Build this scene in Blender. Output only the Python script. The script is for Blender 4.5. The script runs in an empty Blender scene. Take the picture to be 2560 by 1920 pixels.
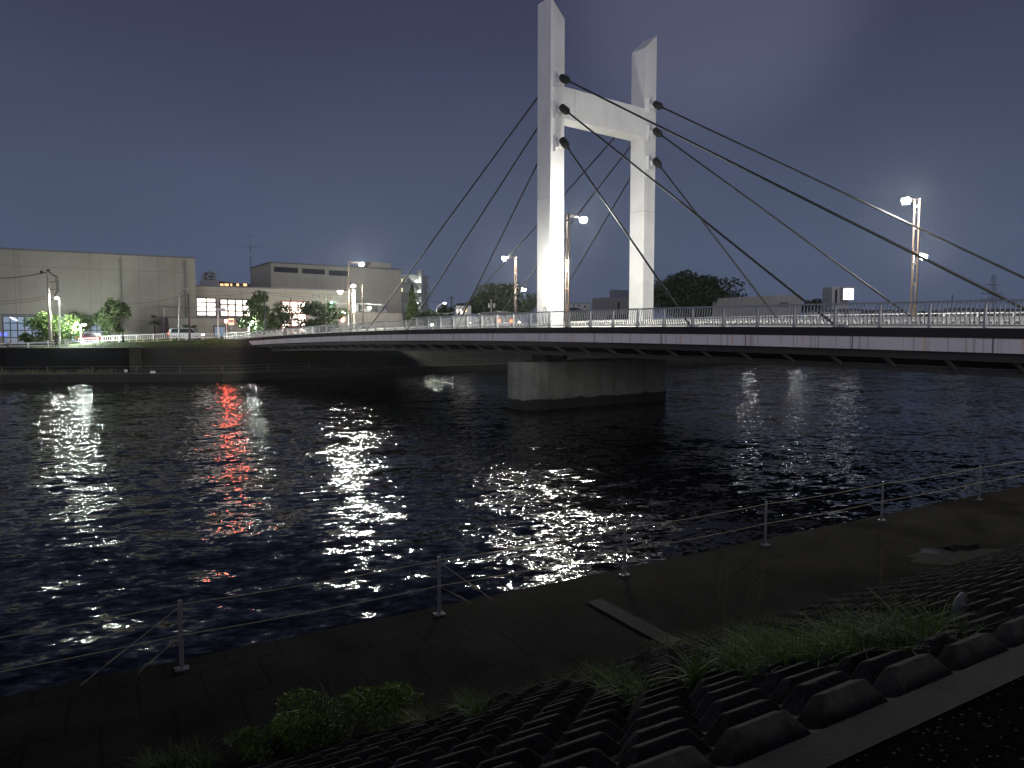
import bpy, math, random
from mathutils import Vector, Matrix, noise as mnoise
R = math.radians
rnd = random.Random(7)
col = bpy.context.scene.collection
sc = bpy.context.scene
V = Vector

# ------------------------------------------------------------------ camera frame
CAMZ = 5.75; PITCH = R(3.88); F = 1800.0
cp, sp = math.cos(PITCH), math.sin(PITCH)
def ray(x, y):
    a = (x-1280)/F; b = (960-y)/F
    return V((a, b*sp+cp, b*cp-sp))
def at(x, y, Y):                       # point seen at photo pixel (x, y), Y metres ahead
    d = ray(x, y); return V((0, 0, CAMZ)) + d*(Y/d.y)
def onz(x, y, z):
    d = ray(x, y); return V((0, 0, CAMZ)) + d*((z-CAMZ)/d.z)
B = V((.864, .503, 0)).normalized(); N = V((-B.y, B.x, 0))     # along the bank, across the river
P1 = V((-4.75, 10.06, 0))
def bn(b, n, z=0): return P1 + B*b + N*n + V((0, 0, z))
A = V((.6, -.8, 0)); T = V((.8, .6, 0)); R0 = V((2.5, 49.5, 0))   # bridge axis (towards near bank), across the deck
def D(u): return 6.29 - .00026*(u+5)**2
def br(u, t, dz=0): return R0 + A*u + T*t + V((0, 0, D(u)+dz))
def brz(u, t, z): return R0 + A*u + T*t + V((0, 0, z))

# ------------------------------------------------------------------ materials
MATS = {}
def mat(name, c, rough=.6, metal=0, emit=0, ecol=None, var=.15, vs=3.0, bump=0, bs=20, spec=.5, fn=None):
    if name in MATS: return MATS[name]
    m = bpy.data.materials.new(name); m.use_nodes = True; nt = m.node_tree
    p = nt.nodes['Principled BSDF']; p.inputs['Roughness'].default_value = rough
    p.inputs['Metallic'].default_value = metal; p.inputs['Specular IOR Level'].default_value = spec
    tc = nt.nodes.new('ShaderNodeTexCoord')
    geo = nt.nodes.new('ShaderNodeNewGeometry')
    if emit:
        p.inputs['Base Color'].default_value = (*c, 1)
        p.inputs['Emission Color'].default_value = (*(ecol or c), 1); p.inputs['Emission Strength'].default_value = emit
    else:
        n = nt.nodes.new('ShaderNodeTexNoise'); n.inputs['Scale'].default_value = vs; n.inputs['Detail'].default_value = 6
        n.inputs['Roughness'].default_value = .65
        nt.links.new(geo.outputs['Position'], n.inputs['Vector'])
        mr = nt.nodes.new('ShaderNodeMapRange'); mr.inputs[1].default_value = .3; mr.inputs[2].default_value = .7
        mr.inputs[3].default_value = 1-var; mr.inputs[4].default_value = 1+var
        nt.links.new(n.outputs['Fac'], mr.inputs[0])
        mx = nt.nodes.new('ShaderNodeVectorMath'); mx.operation = 'SCALE'; mx.inputs[0].default_value = c
        nt.links.new(mr.outputs[0], mx.inputs['Scale']); nt.links.new(mx.outputs[0], p.inputs['Base Color'])
        if bump:
            n2 = nt.nodes.new('ShaderNodeTexNoise'); n2.inputs['Scale'].default_value = bs; n2.inputs['Detail'].default_value = 5
            nt.links.new(geo.outputs['Position'], n2.inputs['Vector'])
            bp = nt.nodes.new('ShaderNodeBump'); bp.inputs['Distance'].default_value = bump; bp.inputs['Strength'].default_value = .8
            nt.links.new(n2.outputs['Fac'], bp.inputs['Height']); nt.links.new(bp.outputs[0], p.inputs['Normal'])
        if fn: fn(nt, p, mx, geo)
    MATS[name] = m; return m

def colmul(nt, p, src, facsock, dark):
    """multiply the colour by `dark` where facsock is 1"""
    mm = nt.nodes.new('ShaderNodeMix'); mm.data_type = 'RGBA'; mm.blend_type = 'MULTIPLY'
    nt.links.new(facsock, mm.inputs[0]); nt.links.new(src.outputs[0], mm.inputs[6])
    mm.inputs[7].default_value = (*dark, 1); nt.links.new(mm.outputs[2], p.inputs['Base Color'])
    class S: outputs = [mm.outputs[2]]
    return S
def rotpos(nt, geo, ang, scale=(1, 1, 1)):
    mp = nt.nodes.new('ShaderNodeMapping'); mp.vector_type = 'POINT'
    mp.inputs['Rotation'].default_value = (0, 0, -ang); mp.inputs['Scale'].default_value = (1, 1, 1)
    nt.links.new(geo.outputs['Position'], mp.inputs[0])
    m2 = nt.nodes.new('ShaderNodeMapping'); m2.inputs['Scale'].default_value = scale
    nt.links.new(mp.outputs[0], m2.inputs[0]); return m2
BANG = math.atan2(B.y, B.x); AANG = math.atan2(A.y, A.x)
def panels(ang, w, h, off=(0, 0)):      # joints of wall panels on a vertical wall
    def fn(nt, p, src, geo):
        m = rotpos(nt, geo, ang)
        sx = nt.nodes.new('ShaderNodeSeparateXYZ'); nt.links.new(m.outputs[0], sx.inputs[0])
        cx = nt.nodes.new('ShaderNodeCombineXYZ'); nt.links.new(sx.outputs[0], cx.inputs[0]); nt.links.new(sx.outputs[2], cx.inputs[1])
        bt = nt.nodes.new('ShaderNodeTexBrick'); bt.offset = 0; bt.inputs['Scale'].default_value = 1
        bt.inputs['Brick Width'].default_value = w; bt.inputs['Row Height'].default_value = h
        bt.inputs['Mortar Size'].default_value = .05; bt.inputs['Mortar Smooth'].default_value = .2
        nt.links.new(cx.outputs[0], bt.inputs['Vector'])
        return colmul(nt, p, src, bt.outputs['Fac'], (.72, .71, .7))
    return fn
def streaks(ang, dark, sc_=1.6, lo=.52, hi=.66, dark2=None):            # vertical run-off stains, and panel joints
    def fn(nt, p, src, geo):
        m = rotpos(nt, geo, ang, (sc_, sc_, .09))
        n = nt.nodes.new('ShaderNodeTexNoise'); n.inputs['Scale'].default_value = 1; n.inputs['Detail'].default_value = 5
        nt.links.new(m.outputs[0], n.inputs['Vector'])
        r = nt.nodes.new('ShaderNodeMapRange'); r.inputs[1].default_value = lo; r.inputs[2].default_value = hi
        nt.links.new(n.outputs['Fac'], r.inputs[0])
        s = colmul(nt, p, src, r.outputs[0], dark)
        m = rotpos(nt, geo, ang)
        sx = nt.nodes.new('ShaderNodeSeparateXYZ'); nt.links.new(m.outputs[0], sx.inputs[0])
        cx = nt.nodes.new('ShaderNodeCombineXYZ'); nt.links.new(sx.outputs[0], cx.inputs[0]); cx.inputs[1].default_value = 25
        bt = nt.nodes.new('ShaderNodeTexBrick'); bt.offset = 0; bt.inputs['Scale'].default_value = 1
        bt.inputs['Brick Width'].default_value = 5.6; bt.inputs['Row Height'].default_value = 50
        bt.inputs['Mortar Size'].default_value = .035; nt.links.new(cx.outputs[0], bt.inputs['Vector'])
        return colmul(nt, p, s, bt.outputs['Fac'], (.25, .22, .24))
    return fn
def dirt(ang, dark, sc_=1.6, lo=.5, hi=.72, vz=.09):
    def fn(nt, p, src, geo):
        m = rotpos(nt, geo, ang, (sc_, sc_, sc_*vz)); n = nt.nodes.new('ShaderNodeTexNoise'); n.inputs['Scale'].default_value = 1; n.inputs['Detail'].default_value = 6
        nt.links.new(m.outputs[0], n.inputs['Vector']); r = nt.nodes.new('ShaderNodeMapRange'); r.inputs[1].default_value = lo; r.inputs[2].default_value = hi
        nt.links.new(n.outputs['Fac'], r.inputs[0]); return colmul(nt, p, src, r.outputs[0], dark)
    return fn
def both(*fs):
    def fn(nt, p, src, geo):
        for f in fs: src = f(nt, p, src, geo)
        return src
    return fn
def tide(nt, p, src, geo):             # wet algae band just above the water
    n = nt.nodes.new('ShaderNodeTexNoise'); n.inputs['Scale'].default_value = .8
    sx = nt.nodes.new('ShaderNodeSeparateXYZ'); nt.links.new(geo.outputs['Position'], sx.inputs[0])
    nt.links.new(geo.outputs['Position'], n.inputs['Vector'])
    ad = nt.nodes.new('ShaderNodeMath'); ad.operation = 'MULTIPLY_ADD'; ad.inputs[1].default_value = .5
    nt.links.new(n.outputs['Fac'], ad.inputs[0]); nt.links.new(sx.outputs[2], ad.inputs[2])
    r = nt.nodes.new('ShaderNodeMapRange'); r.inputs[1].default_value = .98; r.inputs[2].default_value = 1.1
    r.inputs[3].default_value = 1; r.inputs[4].default_value = 0; nt.links.new(ad.outputs[0], r.inputs[0])
    s = colmul(nt, p, src, r.outputs[0], (.12, .13, .12))
    m = rotpos(nt, geo, math.atan2(T.y, T.x), (1.3, 1.3, .07))
    n2 = nt.nodes.new('ShaderNodeTexNoise'); n2.inputs['Scale'].default_value = 1; n2.inputs['Detail'].default_value = 6
    nt.links.new(m.outputs[0], n2.inputs['Vector'])
    r2 = nt.nodes.new('ShaderNodeMapRange'); r2.inputs[1].default_value = .5; r2.inputs[2].default_value = .7
    nt.links.new(n2.outputs['Fac'], r2.inputs[0]); colmul(nt, p, s, r2.outputs[0], (.6, .58, .5))
def slabs(nt, p, src, geo):
    m = rotpos(nt, geo, BANG)
    w = nt.nodes.new('ShaderNodeTexNoise'); w.inputs['Scale'].default_value = 1.2; nt.links.new(m.outputs[0], w.inputs['Vector'])
    vm = nt.nodes.new('ShaderNodeVectorMath'); vm.operation = 'MULTIPLY_ADD'; vm.inputs[1].default_value = (.12, .12, 0)
    nt.links.new(w.outputs['Color'], vm.inputs[0]); nt.links.new(m.outputs[0], vm.inputs[2])
    bt = nt.nodes.new('ShaderNodeTexBrick'); bt.offset = .45; bt.inputs['Scale'].default_value = 1
    bt.inputs['Brick Width'].default_value = .8; bt.inputs['Row Height'].default_value = 1.0
    bt.inputs['Mortar Size'].default_value = .022; nt.links.new(vm.outputs[0], bt.inputs['Vector'])
    sx = nt.nodes.new('ShaderNodeSeparateXYZ'); nt.links.new(m.outputs[0], sx.inputs[0])
    r = nt.nodes.new('ShaderNodeMapRange'); b0 = P1.dot(B)
    r.inputs[1].default_value = b0+5.2; r.inputs[2].default_value = b0+7.2; r.inputs[3].default_value = 1; r.inputs[4].default_value = .0
    nt.links.new(sx.outputs[0], r.inputs[0])
    mu = nt.nodes.new('ShaderNodeMath'); mu.operation = 'MULTIPLY'
    nt.links.new(bt.outputs['Fac'], mu.inputs[0]); nt.links.new(r.outputs[0], mu.inputs[1])
    s = colmul(nt, p, src, mu.outputs[0], (.6, .6, .57))
    n2 = nt.nodes.new('ShaderNodeTexVoronoi'); n2.feature = 'DISTANCE_TO_EDGE'; n2.inputs['Scale'].default_value = .38
    nt.links.new(vm.outputs[0], n2.inputs['Vector'])
    r2 = nt.nodes.new('ShaderNodeMapRange'); r2.inputs[1].default_value = .0; r2.inputs[2].default_value = .012
    r2.inputs[3].default_value = .45; r2.inputs[4].default_value = 0
    nt.links.new(n2.outputs['Distance'], r2.inputs[0]); s = colmul(nt, p, s, r2.outputs[0], (.3, .3, .27))
    n3 = nt.nodes.new('ShaderNodeTexNoise'); n3.inputs['Scale'].default_value = 70; n3.inputs['Detail'].default_value = 2
    nt.links.new(geo.outputs['Position'], n3.inputs['Vector'])
    r3 = nt.nodes.new('ShaderNodeMapRange'); r3.inputs[1].default_value = .4; r3.inputs[2].default_value = .7
    nt.links.new(n3.outputs['Fac'], r3.inputs[0]); colmul(nt, p, s, r3.outputs[0], (.45, .45, .43))
def gravelfn(nt, p, src, geo):
    v = nt.nodes.new('ShaderNodeTexVoronoi'); v.inputs['Scale'].default_value = 60; nt.links.new(geo.outputs['Position'], v.inputs['Vector'])
    sx = nt.nodes.new('ShaderNodeSeparateColor'); nt.links.new(v.outputs['Color'], sx.inputs[0])
    r = nt.nodes.new('ShaderNodeMapRange'); r.inputs[1].default_value = .9; r.inputs[2].default_value = .97
    nt.links.new(sx.outputs[0], r.inputs[0])
    r2 = nt.nodes.new('ShaderNodeMapRange'); r2.inputs[1].default_value = .5; r2.inputs[2].default_value = .3
    nt.links.new(v.outputs['Distance'], r2.inputs[0])
    mu = nt.nodes.new('ShaderNodeMath'); mu.operation = 'MULTIPLY'; nt.links.new(r.outputs[0], mu.inputs[0]); nt.links.new(r2.outputs[0], mu.inputs[1])
    mm = nt.nodes.new('ShaderNodeMix'); mm.data_type = 'RGBA'; nt.links.new(mu.outputs[0], mm.inputs[0])
    nt.links.new(src.outputs[0], mm.inputs[6]); mm.inputs[7].default_value = (.14, .137, .127, 1)
    nt.links.new(mm.outputs[2], p.inputs['Base Color'])
def diamonds(ang):                      # block pitching of the far slopes
    def fn(nt, p, src, geo):
        m = rotpos(nt, geo, ang)
        sx = nt.nodes.new('ShaderNodeSeparateXYZ'); nt.links.new(m.outputs[0], sx.inputs[0])
        cx = nt.nodes.new('ShaderNodeCombineXYZ'); nt.links.new(sx.outputs[0], cx.inputs[0]); nt.links.new(sx.outputs[2], cx.inputs[1])
        bt = nt.nodes.new('ShaderNodeTexBrick'); bt.offset = .5; bt.inputs['Scale'].default_value = 1
        bt.inputs['Brick Width'].default_value = .85; bt.inputs['Row Height'].default_value = .26
        bt.inputs['Mortar Size'].default_value = .07; nt.links.new(cx.outputs[0], bt.inputs['Vector'])
        colmul(nt, p, src, bt.outputs['Fac'], (.25, .25, .22))
    return fn

M_white = mat('white_paint', (.88, .88, .85), .45, var=.05, vs=.8)
M_pylon = mat('pylon_paint', (.82, .82, .84), .5, var=.05, vs=.5, bump=.004, bs=1.5, fn=both(dirt(.6, (.93, .92, .91), 3.5, .55, .8, .05), dirt(.6, (.95, .95, .94), .9, .5, .6, .6)))
M_cable = mat('black_cable', (.03, .03, .034), .6, var=.1, spec=.3)
M_beam = mat('edge_beam_paint', (.80, .77, .79), .55, var=.05, vs=.7, fn=both(streaks(AANG, (.72, .68, .68), 9.0, .58, .64), dirt(AANG, (1, .84, .70), 5, .58, .68, .015)))
M_curb = mat('dark_curb', (.022, .02, .025), .95, var=.2)
M_steel = mat('dark_steel', (.045, .042, .044), .6, var=.2)
M_steel2 = mat('girder_brown', (.05, .045, .042), .6, var=.25)
M_deck = mat('deck_asphalt', (.05, .05, .052), .85, var=.2)
M_rail = mat('railing_grey', (.42, .43, .46), .4, metal=.3, var=.08)
M_conc = mat('pier_concrete', (.27, .275, .235), .85, var=.22, vs=.9, bump=.01, bs=5, fn=tide)
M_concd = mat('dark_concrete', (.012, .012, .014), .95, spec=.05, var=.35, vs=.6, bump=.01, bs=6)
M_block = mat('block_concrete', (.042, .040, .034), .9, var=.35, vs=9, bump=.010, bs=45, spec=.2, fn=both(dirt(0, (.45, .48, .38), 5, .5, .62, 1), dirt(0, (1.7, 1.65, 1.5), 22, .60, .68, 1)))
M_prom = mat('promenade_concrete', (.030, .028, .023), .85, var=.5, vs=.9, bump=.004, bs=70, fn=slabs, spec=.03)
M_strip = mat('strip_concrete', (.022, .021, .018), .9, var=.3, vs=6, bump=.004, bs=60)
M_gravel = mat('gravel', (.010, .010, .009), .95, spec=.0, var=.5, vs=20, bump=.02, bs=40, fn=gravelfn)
M_silt = mat('dry_silt', (.062, .060, .052), .95, spec=.05, var=.2, vs=5)
M_puddle = mat('puddle_water', (.004, .004, .004), .06, var=.1)
M_fslope = mat('far_block_slope', (.05, .049, .038), .9, var=.4, vs=.5, fn=diamonds(BANG))
M_soil = mat('soil', (.06, .058, .045), .95, var=.3)
M_road = mat('road_asphalt', (.07, .07, .072), .85, var=.2)
M_brown = mat('brown_lamp_paint', (.10, .07, .058), .6, metal=0, var=.1)
M_head = mat('lamp_housing', (.12, .11, .10), .5)
M_gal = mat('galvanised_post', (.33, .33, .34), .4, metal=.6, var=.1)
M_rope = mat('wire_rope', (.36, .32, .2), .6, var=.2)
M_pole = mat('concrete_pole', (.34, .33, .28), .85, var=.12)
M_wall = mat('hall_wall', (.30, .288, .245), .85, var=.07, vs=.4, fn=both(panels(BANG, 9.6, 8.0), dirt(BANG, (.93, .92, .90), 1.1)))
M_wall2 = mat('store_wall', (.33, .31, .27), .85, var=.07, vs=.4, fn=both(panels(BANG, 7.5, 4.4), dirt(BANG, (.92, .91, .89), 1.1)))
M_wall3 = mat('upper_hall_wall', (.36, .35, .31), .85, var=.06, vs=.4, fn=both(panels(math.atan2(.56, .826), 6.2, 5.0), dirt(BANG, (.93, .92, .91), 1.1)))
M_trim = mat('roof_trim', (.13, .13, .15), .6)
M_dkwin = mat('dark_glass', (.03, .035, .05), .15, var=.2)
M_frame = mat('window_frame', (.07, .06, .06), .5)
M_apt = mat('apartment_render', (.40, .42, .42), .85, var=.08)
M_grey = mat('grey_cladding', (.24, .24, .25), .8, var=.1)
M_black = mat('black_rubber', (.02, .02, .02), .8)
M_dark = mat('dark_cloth', (.03, .032, .045), .9)
M_skin = mat('skin', (.35, .22, .16), .6)
M_trunk = mat('bark', (.09, .07, .05), .95, var=.3, vs=6)
M_glassc = mat('car_glass', (.02, .025, .03), .1)
def emat(name, c, s): return mat(name, c, .5, emit=s)
E_lamp = emat('lamp_glow', (1, .98, .84), 1700)
E_lampc = emat('lamp_glow_cool', (.95, .98, .92), 3000)
E_lampw = emat('lamp_glow_white', (.9, 1, .93), 2000)
E_win = emat('lit_window', (1, .82, .66), 1.6)
E_winw = emat('lit_window_white', (1, .90, .80), 2.8)
E_dim = emat('dim_window', (.30, .40, .55), .22)
E_or = emat('orange_window', (1, .6, .28), 1.6)
E_yel = emat('yellow_window', (.95, .95, .55), 1.1)
E_red = emat('red_light', (1, .10, .05), 700)
E_tail = emat('tail_light', (1, .07, .02), 14)
E_headl = emat('head_light', (1, .93, .85), 60)
E_green = emat('green_light', (.1, 1, .6), 500)
E_blue = emat('blue_light', (.08, .12, 1), 3)
E_sign = emat('lit_sign_face', (.92, .95, 1), 3.2)

# ------------------------------------------------------------------ mesh builder
class MB:
    def __init__(s): s.v = []; s.f = []
    def add(s, vs, fs):
        o = len(s.v); s.v += [V(p) for p in vs]; s.f += [tuple(i+o for i in f) for f in fs]; return s
    def hexa(s, p):        # 8 corners: bottom ring 0-3, top ring 4-7
        return s.add(p, [(3, 2, 1, 0), (4, 5, 6, 7), (0, 1, 5, 4), (1, 2, 6, 5), (2, 3, 7, 6), (3, 0, 4, 7)])
    def fbox(s, O, e1, e2, a0, a1, c0, c1, z0, z1):
        O = V((O[0], O[1], 0)); q = [(a0, c0), (a1, c0), (a1, c1), (a0, c1)]
        return s.hexa([O+e1*a+e2*c+V((0, 0, z0)) for a, c in q] + [O+e1*a+e2*c+V((0, 0, z1)) for a, c in q])
    def box(s, c, sx, sy, sz):
        return s.fbox((c[0], c[1]), V((1, 0, 0)), V((0, 1, 0)), -sx/2, sx/2, -sy/2, sy/2, c[2]-sz/2, c[2]+sz/2)
    def tube(s, p0, p1, r0, r1=None, n=8, cap=True):
        p0 = V(p0); p1 = V(p1); r1 = r0 if r1 is None else r1; d = (p1-p0).normalized()
        x = d.orthogonal().normalized(); y = d.cross(x); vs = []
        for p, r in ((p0, r0), (p1, r1)):
            vs += [p + (x*math.cos(2*math.pi*i/n)+y*math.sin(2*math.pi*i/n))*r for i in range(n)]
        fs = [(i, (i+1) % n, n+(i+1) % n, n+i) for i in range(n)]
        if cap: fs += [tuple(reversed(range(n))), tuple(range(n, 2*n))]
        return s.add(vs, fs)
    def path(s, pts, r, n=6):
        for a, b in zip(pts[:-1], pts[1:]): s.tube(a, b, r, r, n)
        return s
    def bar(s, p0, p1, w, h, up=V((0, 0, 1))):      # rectangular bar
        p0 = V(p0); p1 = V(p1); d = (p1-p0).normalized(); x = d.cross(up)
        x = x.normalized() if x.length > 1e-4 else V((1, 0, 0)); y = x.cross(d).normalized(); q = [(-1, -1), (1, -1), (1, 1), (-1, 1)]
        return s.hexa([p0+x*a*w/2+y*b*h/2 for a, b in q]+[p1+x*a*w/2+y*b*h/2 for a, b in q])
    def ball(s, c, rx, ry=None, rz=None, nu=10, nv=6):
        ry = ry or rx; rz = rz or rx; c = V(c); vs = [c+V((0, 0, rz))]
        for j in range(1, nv):
            th = math.pi*j/nv
            vs += [c+V((rx*math.sin(th)*math.cos(2*math.pi*i/nu), ry*math.sin(th)*math.sin(2*math.pi*i/nu), rz*math.cos(th))) for i in range(nu)]
        vs.append(c-V((0, 0, rz))); L = len(vs)-1; fs = [(0, 1+i, 1+(i+1) % nu) for i in range(nu)]
        for j in range(nv-2):
            a = 1+j*nu; fs += [(a+i, a+nu+i, a+nu+(i+1) % nu, a+(i+1) % nu) for i in range(nu)]
        a = 1+(nv-2)*nu; fs += [(a+i, L, a+(i+1) % nu) for i in range(nu)]
        return s.add(vs, fs)
    def prism(s, poly, ext):
        ext = V(ext); n = len(poly); return s.add([V(p) for p in poly]+[V(p)+ext for p in poly],
            [tuple(reversed(range(n))), tuple(range(n, 2*n))]+[(i, (i+1) % n, n+(i+1) % n, n+i) for i in range(n)])
    def sweep(s, rings):
        n = len(rings[0]); o = len(s.v)
        for r in rings: s.v += [V(p) for p in r]
        for k in range(len(rings)-1):
            a = o+k*n; s.f += [(a+i, a+(i+1) % n, a+n+(i+1) % n, a+n+i) for i in range(n)]
        s.f.append(tuple(o+i for i in reversed(range(n)))); a = o+(len(rings)-1)*n; s.f.append(tuple(a+i for i in range(n)))
        return s
    def quad(s, a, b, c, d): return s.add([a, b, c, d], [(0, 1, 2, 3)])
    def build(s, name, m, parent=None, smooth=False, world=True, bevel=0):
        me = bpy.data.meshes.new(name); vs = s.v
        if parent is not None and world:
            inv = chain(parent).inverted(); vs = [inv @ v for v in vs]
            loc = V((0, 0, 0))
        elif world:
            xs = [v.x for v in vs]; ys = [v.y for v in vs]; zs = [v.z for v in vs]
            loc = V(((min(xs)+max(xs))/2, (min(ys)+max(ys))/2, min(zs))); vs = [v-loc for v in vs]
        else: loc = V((0, 0, 0))
        me.from_pydata([tuple(v) for v in vs], [], s.f); me.update()
        me.materials.append(m)
        if smooth: me.polygons.foreach_set('use_smooth', [True]*len(me.polygons))
        o = bpy.data.objects.new(name, me); col.objects.link(o); o.location = loc
        if parent is not None: o.parent = parent
        if bevel:
            bm = o.modifiers.new('bevel', 'BEVEL'); bm.width = bevel; bm.segments = 2; bm.limit_method = 'ANGLE'
        return o
def chain(o):
    m = Matrix.Identity(4)
    while o is not None:
        m = (Matrix.Translation(o.location) @ Matrix.Rotation(o.rotation_euler.z, 4, 'Z')) @ m; o = o.parent
    return m
def tag(o, label, cat, group=None, kind=None):
    if label: o['label'] = label
    if cat: o['category'] = cat
    if group: o['group'] = group
    if kind: o['kind'] = kind
    return o
def thing(name, label, cat, loc=(0, 0, 0), rz=0, group=None):
    o = bpy.data.objects.new(name, None); col.objects.link(o); o.location = loc; o.rotation_euler = (0, 0, rz)
    o.empty_display_size = .3
    return tag(o, label, cat, group)
def struct(mb, name, m, **k):
    o = mb.build(name, m, **k); o['kind'] = 'structure'; return o
def children(o): return [c for c in ALLCH.get(o.name, [])]
def copytree(o, parent=None):
    c = o.copy(); col.objects.link(c); c.parent = parent
    for ch in list(o.children): copytree(ch, c)
    return c

# ------------------------------------------------------------------ world
w = bpy.data.worlds.new('World'); sc.world = w; w.use_nodes = True; nt = w.node_tree
bg = nt.nodes['Background']; tc = nt.nodes.new('ShaderNodeTexCoord')
sx = nt.nodes.new('ShaderNodeSeparateXYZ'); nt.links.new(tc.outputs['Generated'], sx.inputs[0])
ramp = nt.nodes.new('ShaderNodeValToRGB'); nt.links.new(sx.outputs[2], ramp.inputs[0]); cr = ramp.color_ramp
cr.elements[0].position = 0; cr.elements[0].color = (.078, .099, .163, 1)
cr.elements[1].position = 1; cr.elements[1].color = (.02, .024, .06, 1)
for pos, c in ((.11, (.076, .098, .162)), (.19, (.069, .088, .147)), (.37, (.046, .053, .102)), (.52, (.034, .038, .082))):
    e = cr.elements.new(pos); e.color = (*c, 1)
nz = nt.nodes.new('ShaderNodeTexNoise'); nz.inputs['Scale'].default_value = 2.2; nz.inputs['Detail'].default_value = 3
mpw = nt.nodes.new('ShaderNodeMapping'); mpw.inputs['Scale'].default_value = (1, 1, 2.6); nt.links.new(tc.outputs['Generated'], mpw.inputs[0])
nt.links.new(mpw.outputs[0], nz.inputs['Vector'])
mr = nt.nodes.new('ShaderNodeMapRange'); mr.inputs[1].default_value = .3; mr.inputs[2].default_value = .7; mr.inputs[3].default_value = .92; mr.inputs[4].default_value = 1.07
nt.links.new(nz.outputs['Fac'], mr.inputs[0])
vs = nt.nodes.new('ShaderNodeVectorMath'); vs.operation = 'SCALE'; nt.links.new(ramp.outputs[0], vs.inputs[0]); nt.links.new(mr.outputs[0], vs.inputs['Scale'])
dt = nt.nodes.new('ShaderNodeVectorMath'); dt.operation = 'DOT_PRODUCT'; nt.links.new(tc.outputs['Generated'], dt.inputs[0])
dt.inputs[1].default_value = tuple(ray(1790, -60).normalized())
ml = nt.nodes.new('ShaderNodeMapRange'); ml.interpolation_type = 'SMOOTHERSTEP'; ml.inputs[1].default_value = .975; ml.inputs[2].default_value = 1.0; ml.inputs[3].default_value = 0; ml.inputs[4].default_value = 1
nt.links.new(dt.outputs['Value'], ml.inputs[0])
gl = nt.nodes.new('ShaderNodeVectorMath'); gl.operation = 'SCALE'; gl.inputs[0].default_value = (.036, .038, .046); nt.links.new(ml.outputs[0], gl.inputs['Scale'])
ad = nt.nodes.new('ShaderNodeVectorMath'); ad.operation = 'ADD'; nt.links.new(vs.outputs[0], ad.inputs[0]); nt.links.new(gl.outputs[0], ad.inputs[1])
nt.links.new(ad.outputs[0], bg.inputs['Color']); bg.inputs['Strength'].default_value = 1.0

sl = bpy.data.lights.new('fill_sun', 'SUN'); sl.energy = .75; sl.angle = R(35); sl.color = (1, .95, 1)  # added soft fill from behind the camera, where no moon stands
so = bpy.data.objects.new('fill_sun', sl); col.objects.link(so)
so.rotation_euler = V((.24, .97, -.11)).to_track_quat('-Z', 'Y').to_euler()

# ------------------------------------------------------------------ river
E_FAR = [(-260, -30), (-150, 35), (-100, 63), (-61, 86), (-36, 89.5), (-14, 108), (1, 121), (29, 137), (120, 192), (300, 300), (700, 540)]
wat = MB(); wat.quad(V((-700, -300, 0)), V((900, -300, 0)), V((900, 700, 0)), V((-700, 700, 0)))
def water_mat():
    m = bpy.data.materials.new('river_water'); m.use_nodes = True; nt = m.node_tree
    p = nt.nodes['Principled BSDF']; p.inputs['Base Color'].default_value = (.003, .004, .006, 1)
    p.inputs['Roughness'].default_value = .07; p.inputs['IOR'].default_value = 1.2
    geo = nt.nodes.new('ShaderNodeNewGeometry'); acc = None
    for scl, k, rx in ((.16, .10, 2.6), (.45, .16, 2.4), (1.2, .30, 2.0), (3.2, .36, 1.7), (8.5, .22, 1.5)):
        mp = nt.nodes.new('ShaderNodeMapping'); mp.inputs['Rotation'].default_value = (0, 0, R(-14)); nt.links.new(geo.outputs['Position'], mp.inputs[0])
        m2 = nt.nodes.new('ShaderNodeMapping'); m2.inputs['Scale'].default_value = (scl/rx, scl, scl); nt.links.new(mp.outputs[0], m2.inputs[0])
        m2.inputs['Location'].default_value = (scl*3, k*90, 0)
        n = nt.nodes.new('ShaderNodeTexNoise'); n.noise_dimensions = '2D'; n.inputs['Scale'].default_value = 1; n.inputs['Detail'].default_value = 1.5
        n.inputs['Distortion'].default_value = .4
        nt.links.new(m2.outputs[0], n.inputs['Vector'])
        s = nt.nodes.new('ShaderNodeVectorMath'); s.operation = 'SUBTRACT'; s.inputs[1].default_value = (.5, .5, .5); nt.links.new(n.outputs['Color'], s.inputs[0])
        g = nt.nodes.new('ShaderNodeVectorMath'); g.operation = 'MULTIPLY'; g.inputs[1].default_value = (k*1.25, k, 0); nt.links.new(s.outputs[0], g.inputs[0])
        if acc is None: acc = g
        else:
            a = nt.nodes.new('ShaderNodeVectorMath'); a.operation = 'ADD'; nt.links.new(acc.outputs[0], a.inputs[0]); nt.links.new(g.outputs[0], a.inputs[1]); acc = a
    # calmer and rougher patches of the surface
    n = nt.nodes.new('ShaderNodeTexNoise'); n.inputs['Scale'].default_value = .07; nt.links.new(geo.outputs['Position'], n.inputs['Vector'])
    r = nt.nodes.new('ShaderNodeMapRange'); r.inputs[1].default_value = .35; r.inputs[2].default_value = .65; r.inputs[3].default_value = .75; r.inputs[4].default_value = 1.2
    nt.links.new(n.outputs['Fac'], r.inputs[0])
    sc_ = nt.nodes.new('ShaderNodeVectorMath'); sc_.operation = 'SCALE'; nt.links.new(acc.outputs[0], sc_.inputs[0]); nt.links.new(r.outputs[0], sc_.inputs['Scale'])
    a = nt.nodes.new('ShaderNodeVectorMath'); a.operation = 'ADD'; nt.links.new(sc_.outputs[0], a.inputs[0]); a.inputs[1].default_value = (0, 0, 1)
    nn = nt.nodes.new('ShaderNodeVectorMath'); nn.operation = 'NORMALIZE'; nt.links.new(a.outputs[0], nn.inputs[0])
    nt.links.new(nn.outputs[0], p.inputs['Normal']); return m
struct(wat, 'river_water', water_mat())

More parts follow.
